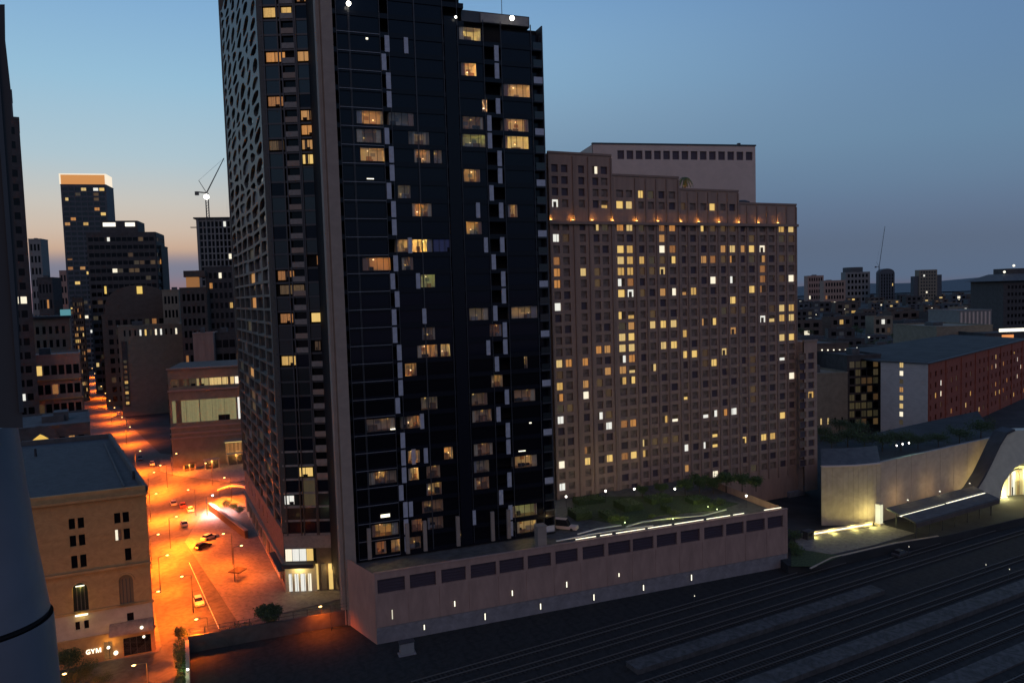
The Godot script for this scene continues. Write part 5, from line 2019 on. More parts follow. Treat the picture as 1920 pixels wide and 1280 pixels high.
# ------------------------------------------------------------------ the street
func street_things() -> void:
	var sdir := Vector3(-0.497, 0, -0.868)
	var cross := Vector3(0.868, 0, -0.497)
	var i := 0
	# near lamps by their lens; some added to even the road and hall light
	for q: Array in [[330, 968, 1, 3000.0], [313, 1040, 1, 1300.0], [340, 1080, -1, 900.0], [296, 1001, 1, 2200.0], [367, 1160, -1, 600.0], [296, 1108, 1, 500.0], [262, 845, 1, 2200.0], [300, 872, -1, 2000.0], [420, 895, -1, 2000.0], [292, 925, 1, 2400.0], [352, 918, -1, 2200.0], [330, 850, 1, 1200.0], [288, 885, 1, 1600.0], [385, 868, -1, 1100.0], [418, 1000, -1, 500.0], [452, 1022, 1, 300.0], [250, 1246, -1, 420.0], [120, 1262, 1, 380.0], [600, 1136, -1, 110.0]]:
		var lens := gp(q[0], q[1], ST + 8.2)
		var arm: Vector3 = cross * float(q[2])
		street_lamp("amber street lamp on a tall pole beside the orange lit street", Vector3(lens.x, ST, lens.z) - arm * 1.82, arm, 8.0, q[3], SODIUM, M.lamp_amber)
		if q[1] > 1200:
			omni(get_child(get_child_count() - 1), lens - UP * 0.9, Color(1.0, 0.6, 0.2), 45.0, 0.3)  # extra light added to warm the hall front, beyond the downward beam
	# lamps receding up the street, several added between to smooth the glow
	for q: Array in [[243, 800, 1], [228, 782, -1], [214, 764, 1], [205, 751, -1], [197, 737, 1], [189, 724, -1], [183, 712, 1], [177, 700, -1], [172, 690, 1], [168, 681, -1], [165, 674, 1]]:
		var lens := gp(q[0], q[1], ST + 8.2)
		var arm: Vector3 = cross * float(q[2])
		street_lamp("amber street lamp far up the street between the tall blocks", Vector3(lens.x, ST, lens.z) - arm * 1.82, arm, 8.0, 1700.0, SODIUM, M.lamp_amber, "street lamps far up the street")
	var wl := gp(398, 928, ST + 6.0)
	street_lamp("brilliant white street lamp at the corner of the plaza", Vector3(wl.x, ST, wl.z) - cross * 1.82, cross, 5.8, 420.0, Color(0.95, 0.86, 0.9), M.lamp_blue, "")
	# vehicles
	var paints := [mat(0.5, 0.5, 0.5, 0.3), mat(0.35, 0.05, 0.04, 0.3), mat(0.03, 0.03, 0.04, 0.25), mat(0.6, 0.58, 0.52, 0.3)]
	var cars := [[325, 946, 0, "silver car parked at the street corner with its nose to the crossing", false], [342, 950, 1, "red car parked between two pale cars at the street corner", false], [356, 958, 3, "cream car parked beside the red one at the street corner", false], [345, 985, 0, "silver car standing alone by the plaza kerb", false], [392, 1010, 3, "cream car parked on the plaza near the brick wall", false], [380, 1027, 2, "dark car parked on the plaza beside the cream car", false], [372, 1132, 3, "cream car driving down the orange street toward the rail wall", true], [262, 862, 2, "dark car with headlights crossing at the far junction", true], [285, 872, 0, "silver car waiting at the far junction", true], [222, 778, 0, "pale car with headlights far up the street", true], [196, 735, 0, "pale car with headlights farthest up the street", true]]
	for c: Array in cars:
		var dir := -sdir if c[4] else sdir
		if c[0] in [380, 392]:
			dir = (sdir + cross * 1.5).normalized()
		var lift := 0.0 if not c[0] in [356, 345, 392, 380] else 0.14
		car("car", c[3], gp(c[0], c[1], ST + lift), dir, paints[c[2]], "")
	# parasol on the plaza
	var pp := gp(446, 1085, ST + 0.14)
	var pt := thing("parasol", "dark square parasol standing on the plaza", "parasol", pp)
	var pm := MB.new()
	pm.tube(pp, pp + UP * 2.7, 0.05, 0.05, 8)
	part(pt, "pole", pm, M.frame)
	var pc := MB.new()
	for k in 4:
		var a := TAU * k / 4.0 + 0.5
		var b := TAU * (k + 1) / 4.0 + 0.5
		var q0 := pp + Vector3(cos(a) * 2.1, 2.15, -sin(a) * 2.1)
		var q1 := pp + Vector3(cos(b) * 2.1, 2.15, -sin(b) * 2.1)
		pc.tri(q0, q1, pp + UP * 2.95)
		pc.quad(q0 - UP * 0.25, q1 - UP * 0.25, q1, q0)
	part(pt, "canopy", pc, M.brown_wall)
	var pb := MB.new()
	pb.tube(pp, pp + UP * 0.12, 0.5, 0.45, 10)
	part(pt, "base", pb, M.concrete)
	# shelters and stalls at the crossing
	var labels := ["open bus shelter with a glazed back at the far pavement", "wooden market stall with a flat roof beside the bus shelter", "long timber framed stall in front of the lit office"]
	var spots := [[345, 884, 4.0, 2.7], [385, 880, 5.0, 3.4], [428, 872, 6.5, 4.2]]
	for k in 3:
		var p := gp(spots[k][0], spots[k][1], ST + 0.14)
		var f := Fr.new(p, p + cross)
		var ww: float = spots[k][2]
		var hh: float = spots[k][3]
		var t := thing("street_stall" if k > 0 else "bus_shelter", labels[k], "stall" if k > 0 else "shelter", p)
		for u: float in [0.0, ww * 0.5, ww]:
			for w: float in [-1.6, 0.0]:
				var m := MB.new()
				m.box(f, u - 0.09, u + 0.09, 0.0, hh, w - 0.09, w + 0.09)
				part(t, "post", m, M.concrete)
		var rm := MB.new()
		rm.box(f, -0.4, ww + 0.4, hh, hh + 0.2, -2.1, 0.5)
		part(t, "roof", rm, M.concrete if k else M.frame)
		var bm := MB.new()
		bm.box(f, 0.1, ww - 0.1, 0.3, hh * 0.8, -1.66, -1.56)
		part(t, "back_panel", bm, M.dark_wall if k else M.glass_g)
		var cm := MB.new()
		cm.box(f, 0.4, ww - 0.4, 0.0, 0.95, -0.5, -0.1)
		part(t, "counter" if k else "bench", cm, M.brown_wall)
		var lt := MB.new()
		lt.box(f, ww * 0.3, ww * 0.7, hh - 0.12, hh - 0.02, -1.0, -0.7)
		part(t, "ceiling_light", lt, M.lamp_amber)
		omni(t, f.at(ww * 0.5, hh - 0.5, -0.85), Color(1, 0.7, 0.35), 14.0, 0.2)
	# curved pavilion roof by the white lamp and its planter
	var cp := gp(408, 935, ST + 0.14)
	var ct := thing("curved_shelter", "curved white shelter roof at the plaza corner", "shelter", cp)
	var cf := Fr.new(cp, cp + (cross * 0.9 - sdir * 0.2).normalized())
	var cm2 := MB.new()
	for k in 10:
		var u0 := k * 0.85
		var u1 := u0 + 0.85
		var h0 := 3.1 + 0.9 * sin(PI * k / 10.0)
		var h1 := 3.1 + 0.9 * sin(PI * (k + 1) / 10.0)
		cm2.hexa([cf.at(u0, h0 - 0.15, 1.3), cf.at(u1, h1 - 0.15, 1.3), cf.at(u1, h1 - 0.15, -1.3), cf.at(u0, h0 - 0.15, -1.3), cf.at(u0, h0, 1.3), cf.at(u1, h1, 1.3), cf.at(u1, h1, -1.3), cf.at(u0, h0, -1.3)])
	part(ct, "roof", cm2, M.white_wall)
	for u: float in [0.3, 4.2, 8.2]:
		var m := MB.new()
		m.tube(cf.at(u, 0, -0.8), cf.at(u, 3.1, -0.8), 0.08, 0.08, 8)
		part(ct, "post", m, M.frame)
	var wa := gp(393, 956, ST)
	var wb := gp(462, 1010, ST)
	var wt := thing("plaza_wall", "low brown retaining wall along the plaza below the brick tower", "wall", wa)
	var wm := MB.new()
	path_strip(wm, [wa, wb], 0.8, ST, ST + 2.2)
	part(wt, "wall", wm, M.brown_wall)
	var wc := MB.new()
	path_strip(wc, [wa, wb], 1.1, ST + 2.2, ST + 2.4)
	part(wt, "coping", wc, M.concrete)
	for q: Array in [[425, 950], [438, 955], [450, 962]]:
		var p := gp(q[0], q[1], ST + 0.14)
		var st := thing("planter_bush", "leafy bush behind the low plaza wall", "shrub", p, "bushes behind the plaza wall")
		var m := MB.new()
		foliage(m, p + UP * 1.2, Vector3(1.8, 1.2, 1.8), 500, 0.2)
		part(st, "leaves", m, M.leaf)
		var sm := MB.new()
		sm.tube(p, p + UP * 1.2, 0.08, 0.05, 6)
		part(st, "stem", sm, M.bark)
	# the rail yard's edge: parapet, fence and the tree against the light
	var ea := gp(352, 1204, 0)
	var eb := gp(652, 1153, 0)
	var ef := Fr.new(ea, eb)
	var el := ea.distance_to(eb)
	var et := thing("yard_parapet", "dark parapet wall with railing posts along the edge of the rail yard", "wall", ea)
	var em := MB.new()
	em.box(ef, 0, el, ST, 1.0, -0.5, 0.0)
	part(et, "wall", em, M.dark_wall)
	for k in int(el / 2.5):
		var m := MB.new()
		m.box(ef, k * 2.5 + 0.2, k * 2.5 + 0.32, 1.0, 2.3, -0.3, -0.18)
		part(et, "post", m, M.frame)
	for h: float in [1.6, 2.2]:
		var m := MB.new()
		m.box(ef, 0, el, h, h + 0.06, -0.27, -0.21)
		part(et, "rail", m, M.frame)
	tree("yard_tree", "bushy black tree standing against the orange street light", gp(505, 1186, YL), 5.6, 2.6, M.leaf_dark, 2600)
	tree("yard_tree", "small dark tree at the end of the ivy wall", gp(340, 1214, YL), 4.0, 1.3, M.leaf_dark, 1000)
	for q: Array in [[455, 1190, 1.6], [430, 1196, 1.3], [545, 1182, 1.2], [575, 1178, 1.0]]:
		var p := gp(q[0], q[1], YL)
		var st := thing("yard_bush", "low dark bush along the rail yard parapet", "shrub", p, "bushes along the yard parapet")
		var m := MB.new()
		foliage(m, p + UP * q[2] * 0.7, Vector3(2.0, 1.0, 1.4) * q[2], 500, 0.17)
		part(st, "leaves", m, M.leaf_dark)
		var sm := MB.new()
		sm.tube(p, p + UP * q[2], 0.06, 0.04, 6)
		part(st, "stem", sm, M.bark)

# ------------------------------------------------------------------ blocks up the street
func left_blocks() -> void:
	var q: Array
	var g := ""
	q = frame_at(-80, 47, 400, 250.0, 33.0)
	block("office_tower", "tall dark tower beside the round column with few lights", g, q[0], q[1], 24, ST, top_at(q[0], 36, 224), M.dark_wall, {"nx": 7, "ny": 26, "lit": 0.06, "kinds": "WWY", "fill": 0.75, "vfill": 0.5})
	q = frame_at(-60, 30, 300, 290.0, 33.0)
	block("office_tower", "glassy tower top rising behind the tall dark tower", g, q[0], q[1], 20, ST, top_at(q[0], 26, 172), M.blue_wall, {"nx": 6, "ny": 24, "lit": 0.02, "fill": 0.8})
	q = frame_at(57, 80, 520, 620.0, 10.0)
	block("office_block", "slim grey block beside the tall dark tower", g, q[0], q[1], 14, ST, top_at(q[0], 68, 449), M.grey_wall, {"nx": 3, "ny": 12, "lit": 0.08})
	q = frame_at(70, 98, 540, 480.0, 10.0)
	block("office_block", "low dark block with stepped roof below the slim grey block", g, q[0], q[1], 14, ST, top_at(q[0], 84, 522), M.dark_wall, {"nx": 4, "ny": 8, "lit": 0.12})
	# crown tower
	q = frame_at(118, 203, 430, 700.0, 14.0)
	var f: Fr = q[0]
	var w: float = q[1]
	var top := top_at(f, 155, 347)
	var ct := block("crown_tower", "slender dark tower with a glowing orange crown", g, f, w, 26, ST, top, M.blue_wall, {"nx": 7, "ny": 38, "lit": 0.2, "kinds": "WWYDDOP", "fill": 0.82, "vfill": 0.6, "mx": 0.03, "plant": 0, "dark": M.glass_g})
	var crown := MB.new()
	var ctop := top_at(f, 155, 326)
	crown.box(f, 0.6, w - 0.6, top + 0.8, ctop - 0.8, -20, 0.1)
	part(ct, "crown", crown, glow(1, 0.42, 0.11, 0.62))
	var ce := MB.new()
	ce.box(f, -0.6, w + 0.6, ctop - 0.8, ctop + 0.2, -20.5, 0.6)
	ce.box(f, -0.6, 0.5, top + 0.8, ctop - 0.8, -20.5, 0.6)
	ce.box(f, w - 0.5, w + 0.6, top + 0.8, ctop - 0.8, -20.5, 0.6)
	part(ct, "crown_frame", ce, glow(1, 0.86, 0.66, 0.95))
	# dark stepped office
	q = frame_at(163, 293, 480, 540.0, 14.0)
	f = q[0]
	w = q[1]
	var ot := top_at(f, 230, 437)
	var ob := block("stepped_office", "wide black office block with a stepped top and lit upper floors", g, f, w, 30, ST, ot, M.dark_wall, {"nx": 12, "ny": 20, "lit": 0.2, "kinds": "WDDDDLP", "fill": 0.86, "vfill": 0.5, "mx": 0.02, "right": true, "plant": 0})
	var pe := MB.new()
	pe.box(f, w * 0.2, w * 0.74, ot, top_at(f, 230, 413), -24, -2.0)
	part(ob, "penthouse", pe, M.dark_wall)
	for k in 2:
		var m := MB.new()
		var a := top_at(f, 210, 424)
		m.box(f, w * (0.24 if k == 0 else 0.56), w * (0.42 if k == 0 else 0.7), a, a + 2.8, -2.0, -1.6)
		part(ob, "penthouse_light", m, M.lamp_white if false else glow(1, 0.93, 0.8, 1.3))
	q = frame_at(293, 305, 520, 560.0, 12.0)
	block("stepped_office_annex", "narrow black annex stepping down beside the wide office block", g, q[0], q[1], 20, ST, top_at(q[0], 298, 462), M.dark_wall, {"nx": 2, "ny": 16, "lit": 0.15})
	# vaulted brown block
	q = frame_at(190, 330, 600, 470.0, 28.0)
	f = q[0]
	w = q[1]
	var vt := top_at(f, 250, 590)
	var vb := block("vaulted_block", "dark brown block with a curved vault roof and two lit roof ends", g, f, w, 30, ST, vt, M.brown_wall, {"nx": 9, "ny": 9, "lit": 0.1, "kinds": "DDOL", "plant": 0, "left": true})
	var va := MB.new()
	var pts := PackedVector2Array()
	for k in 15:
		var a := PI * k / 14.0
		pts.append(Vector2(w * 0.5 - w * 0.46 * cos(a), vt + 0.5 + (top_at(f, 230, 536) - vt) * pow(sin(a), 0.7)))
	va.poly(f, pts, -26, -1.0)
	part(vb, "vault", va, M.brown_wall)
	for k in 2:
		var m := MB.new()
		var c := pv(197 if k == 0 else 261, 543, f)
		m.box(f, c.x - (0.6 if k == 0 else 1.6), c.x + (0.6 if k == 0 else 1.6), c.y - 2.6, c.y + 2.2, -1.0, -0.6)
		part(vb, "roof_end_light", m, glow(1, 0.68, 0.16, 0.8))
	# beige civic block with a row of top windows
	q = frame_at(224, 345, 680, 425.0, 28.0)
	f = q[0]
	w = q[1]
	var ct2 := top_at(f, 270, 612)
	var cbk := block("civic_block", "blank brown grey block with one lit row of small windows under its roof", g, f, w, 26, ST, ct2, M.beige_wall, {"nx": 11, "ny": 1, "lit": 0.75, "kinds": "WDWYD", "foot": ct2 - ST - 6.0, "head": 1.0, "fill": 0.35, "vfill": 0.7, "left": true})
	var nar := MB.new()
	nar.box(f, w * 0.04, w * 0.12, ST + 6, ct2 - 8, 0.01, 0.5)
	part(cbk, "stair_strip", nar, M.dark_wall)
	for k in 9:
		var m := MB.new()
		m.box(f, w * 0.055, w * 0.105, ST + 7 + k * 3.0, ST + 8.6 + k * 3.0, 0.5, 0.55)
		part(cbk, "stair_window", m, lit("Y" if k < 6 and k % 2 == 0 else "D"))
	# office with the lit bands
	q = frame_at(318, 470, 780, 287.0, 16.0)
	f = q[0]
	w = q[1]
	var bt := top_at(f, 322, 692)
	var bo := thing("banded_office", "pale low office with long bright window bands near the crossing", "building", f.o)
	var r1 := [top_at(f, 322, 726), top_at(f, 322, 712)]
	var r0 := [top_at(f, 322, 794), top_at(f, 322, 752)]
	var wm := MB.new()
	var cA := []
	for k in 6:
		cA.append([w * (0.03 + k * 0.158), w * (0.03 + k * 0.158 + 0.148)])
	pierced(wm, f, 0, w, ST, r0[1] + 2.0, [[w * 0.03, w * 0.36], [w * 0.37, w * 0.82], [w * 0.84, w * 0.97]], [r0], 0.5)
	pierced(wm, f, 0, w, r0[1] + 2.0, bt, cA, [r1], 0.5)
	part(bo, "wall", wm, M.beige_wall)
	window(bo, f, [w * 0.03, w * 0.36], r0, -0.5, "G", M.glass, 1)
	window(bo, f, [w * 0.37, w * 0.82], r0, -0.5, "G", M.glass, 2)
	window(bo, f, [w * 0.84, w * 0.97], r0, -0.5, "W", M.glass, 1)
	for k in 6:
		window(bo, f, cA[k], r1, -0.5, ["D", "L", "G", "Y", "Y", "W"][k], M.glass, 2)
	var bc := MB.new()
	shell(bc, f.off(0, 0, -0.55), w, 34, ST, bt, false)
	part(bo, "core", bc, M.brown_wall)
	for yv: Array in [[bt, 0.9], [r1[0] - 1.6, 0.7], [r0[0] - 1.8, 0.5], [r0[0] - 4.2, 0.5], [r0[0] - 6.0, 0.5]]:
		var m := MB.new()
		m.box(f, -0.3, w + 0.3, yv[0] - 0.25, yv[0] + 0.35, 0.0, yv[1])
		part(bo, "ledge", m, M.fin)
	var sf := f.lside(0, 34)
	for k in 5:
		for j in 5:
			pane(bo, "side_window", sf, 4.0 + k * 6.0, 7.6 + k * 6.0, ST + 5.0 + j * 6.0, ST + 8.6 + j * 6.0, 0.62, lit("O") if (k * 3 + j * 5) % 7 == 0 else M.glass_b)
	var cn := MB.new()
	cn.box(f, w * 0.64, w * 0.98, ST + 9.0, ST + 9.5, 0.0, 3.0)
	part(bo, "entrance_canopy", cn, M.fin)
	var cl := MB.new()
	cl.box(f, w * 0.66, w * 0.96, ST + 8.7, ST + 8.95, 0.3, 2.6)
	part(bo, "canopy_light", cl, glow(1, 0.72, 0.26, 1.0))
	window(bo, f, [w * 0.66, w * 0.96], [ST + 1.0, ST + 8.0], 0.12, "O", M.glass, 5)
	# upper annex with the pale cube and the dark glazed block
	q = frame_at(362, 400, 650, 345.0, 14.0)
	block("pale_annex", "plain pinkish annex cube above the banded office", g, q[0], q[1], 14, ST, top_at(q[0], 380, 627), M.podium, {"nx": 1, "ny": 1, "lit": 0.0, "fill": 0.2, "vfill": 0.04})
	q = frame_at(400, 470, 650, 352.0, 14.0)
	block("glazed_annex", "black glazed annex beside the pinkish cube", g, q[0], q[1], 14, ST, top_at(q[0], 425, 625), M.dark_wall, {"nx": 5, "ny": 7, "lit": 0.12, "kinds": "WDD", "fill": 0.86})
	q = frame_at(338, 388, 580, 420.0, 12.0)
	f = q[0]
	w = q[1]
	var tt := top_at(f, 360, 541)
	var tb := block("terrace_block", "brown block with an orange lit roof terrace", g, f, w, 22, ST, tt, M.brown_wall, {"nx": 5, "ny": 10, "lit": 0.08, "kinds": "ODD", "plant": 0})
	var ta := MB.new()
	ta.box(f, w * 0.22, w * 0.66, tt + 0.8, top_at(f, 360, 519), -8.0, -3.0)
	part(tb, "terrace_room", ta, lit("O"))
	var tr := MB.new()
	tr.box(f, w * 0.15, w * 0.95, top_at(f, 360, 519), top_at(f, 360, 507), -14.0, -2.0)
	part(tb, "terrace_roof", tr, M.brown_wall)
	q = frame_at(388, 470, 580, 430.0, 12.0)
	block("housing_block", "dark slab with scattered yellow windows below the construction tower", g, q[0], q[1], 20, ST, top_at(q[0], 410, 502), M.dark_wall, {"nx": 8, "ny": 14, "lit": 0.16, "kinds": "YYWDO"})
	q = frame_at(305, 336, 580, 470.0, 12.0)
	block("office_block", "dim green grey block between the black annex and the terrace block", g, q[0], q[1], 18, ST, top_at(q[0], 318, 545), M.beige_wall, {"nx": 4, "ny": 8, "lit": 0.08, "kinds": "DW"})
	# tower under construction and its crane
	q = frame_at(369, 445, 450, 540.0, 10.0)
	f = q[0]
	w = q[1]
	var kt := top_at(f, 395, 410)
	var ck := block("construction_tower", "grey concrete tower under construction below the crane", g, f, w, 24, ST, kt, M.grey_wall, {"nx": 9, "ny": 26, "lit": 0.05, "kinds": "DW", "fill": 0.7, "vfill": 0.8, "plant": 0})
	var kc := MB.new()
	kc.box(f, -1.6, w + 1.0, kt, kt + 1.0, -24, 1.4)
	part(ck, "top_deck", kc, M.dark_wall)
	var kd := MB.new()
	kd.box(f, -4.5, -0.3, kt - 6.0, kt - 5.6, -4, -1)
	part(ck, "loading_platform", kd, M.frame)
	for k in 5:
		var m := MB.new()
		m.box(f, w * k / 5.0 + 1.0, w * k / 5.0 + 1.9, ST, kt, 0.02, 0.9)
		part(ck, "pier", m, M.grey_wall)
	crane("tower_crane", "luffing tower crane with a white floodlight on the construction tower", f.at(pv(386, 408, f).x, kt + 1.0, -6.0), pv(386, 362, f).y - kt, pv(386, 362, f), pv(419, 296, f), f, true)
	# left side of the street
	q = frame_at(20, 132, 640, 330.0, 30.0)
	f = q[0]
	w = q[1]
	var nt := top_at(f, 90, 600)
	var nb := block("corner_block", "dim beige block with square windows under a dark flat roof", g, f, w, 24, ST, nt, M.beige_wall, {"nx": 8, "ny": 9, "lit": 0.05, "kinds": "DO", "fill": 0.5})
	var nr := MB.new()
	nr.box(f, -0.5, w + 0.8, nt + 0.8, nt + 1.8, -24, 1.2)
	part(nb, "roof_slab", nr, M.dark_wall)
	var ns := MB.new()
	var nsv := pv(122, 583, f)
	ns.box(f, nsv.x - 2.2, nsv.x + 2.0, nt + 1.8, nt + 4.6, -2.5, -2.2)
	part(nb, "teal_screen", ns, M.sign_teal)
	q = frame_at(22, 152, 720, 268.0, 30.0)
	f = q[0]
	w = q[1]
	var mt := top_at(f, 100, 668)
	var mb2 := block("banded_block", "reddish five storey block with continuous balcony bands along the street", g, f, w, 26, ST, mt, M.hotel, {"nx": 9, "ny": 6, "lit": 0.18, "kinds": "ODDY", "fill": 0.78, "vfill": 0.5, "mx": 0.01, "right": true})
	for k in 6:
		var m := MB.new()
		var v := ST + 1.5 + (mt - ST - 3.0) / 6.0 * k
		m.box(f, -0.2, w + 0.5, v - 0.3, v + 0.15, 0.0, 1.0)
		part(mb2, "balcony_band", m, M.sandstone)
	q = frame_at(20, 168, 800, 205.0, 30.0)
	f = q[0]
	w = q[1]
	var lt := top_at(f, 100, 800)
	var lb := block("roof_hall", "low dark roofed block with a small glowing arch behind the sandstone building", g, f, w, 30, ST, lt, M.roof_grey, {"nx": 7, "ny": 4, "lit": 0.05, "kinds": "O", "plant": 2, "parapet": 0.5})
	var au := pv(75, 820, f)
	var ab := MB.new()
	ab.poly(f, arch_pts(au.x - 4.6, au.x + 4.6, au.y - 1.2, au.y + 3.4), 0.1, 0.5)
	part(lb, "arch_gable", ab, M.roof_grey)
	var al := MB.new()
	al.poly(f, PackedVector2Array([Vector2(au.x - 2.2, au.y - 0.7), Vector2(au.x + 2.0, au.y - 0.5), Vector2(au.x + 0.8, au.y + 0.5), Vector2(au.x, au.y + 1.0)]), 0.5, 0.6)
	part(lb, "arch_light", al, glow(1, 0.62, 0.12, 0.8))
	# glitter-lit slim block in the street canyon
	q = frame_at(138, 158, 620, 500.0, 29.0)
	block("canyon_block", "slim block covered in tiny lights at the end of the street", g, q[0], q[1], 30, ST, top_at(q[0], 150, 560), M.brown_wall, {"nx": 5, "ny": 16, "lit": 0.5, "kinds": "YDOOD", "right": true})
	q = frame_at(112, 132, 540, 820.0, 10.0)
	block("office_block", "pinkish far block beside the foot of the crown tower", g, q[0], q[1], 14, ST, top_at(q[0], 120, 508), M.podium, {"nx": 3, "ny": 8, "lit": 0.05})
	for k in 5:
		var x: float = [60, 86, 318, 330, 345][k]
		q = frame_at(x, x + [24, 20, 14, 14, 12][k], 570, 900.0 + 60 * k, 5.0)
		block("far_block", "low far block below the dusky horizon band", "low far blocks up the street", q[0], q[1], 20, ST, top_at(q[0], x, [552, 562, 556, 550, 552][k]), M.blue_wall, {"nx": 4, "ny": 4, "lit": 0.1, "kinds": "DW"})

func crane(called: String, label: String, foot: Vector3, mast_h: float, pivot: Vector2, tip: Vector2, f: Fr, lamp: bool) -> void:
	var t := thing(called, label, "crane", foot)
	var top := foot + UP * mast_h
	var m := MB.new()
	var r := 0.9
	for s in 4:
		var d := f.e * (r if s % 2 else -r) + f.n * (r if s / 2 else -r)
		m.tube(foot + d, top + d, 0.22, 0.22, 5)
	var k := 0.0
	while k < mast_h - 2.0:
		m.tube(foot + UP * k - f.e * r + f.n * r, foot + UP * (k + 2.0) + f.e * r + f.n * r, 0.14, 0.14, 4)
		k += 2.0
	part(t, "mast", m, M.frame)
	var jt := top + f.e * (tip.x - pivot.x) + UP * (tip.y - pivot.y)
	var j := MB.new()
	j.tube(top + f.n * 0.5, jt + f.n * 0.3, 0.35, 0.22, 5)
	j.tube(top - f.n * 0.5, jt - f.n * 0.3, 0.35, 0.22, 5)
	part(t, "jib", j, M.frame)
	var c := MB.new()
	c.tube(top, top - f.e * 7.0 + UP * 0.8, 0.5, 0.5, 6)
	c.box(Fr.new(top - f.e * 8.0, top), 0.0, 2.6, -1.6, 1.0, -1.0, 1.0)
	part(t, "counterweight", c, M.frame)
	var a := MB.new()
	a.tube(top, top - f.e * 5.0 + UP * 9.0, 0.25, 0.2, 5)
	part(t, "back_stay", a, M.frame)
	var cable := MB.new()
	cable.tube(top - f.e * 5.0 + UP * 9.0, jt, 0.07, 0.07, 4)
	part(t, "cable", cable, M.frame)
	var hook := MB.new()
	hook.tube(jt, jt - UP * 3.0, 0.06, 0.06, 4)
	part(t, "hook_line", hook, M.frame)
	if lamp:
		var l := MB.new()
		l.ball(top - UP * 3.0 + f.n * 1.5, Vector3.ONE * 1.9, 12)
		part(t, "floodlight", l, M.lamp_white)
		omni(t, top - UP * 3.0 + f.n * 5.0, Color(1, 0.95, 0.85), 20.0, 0.5)

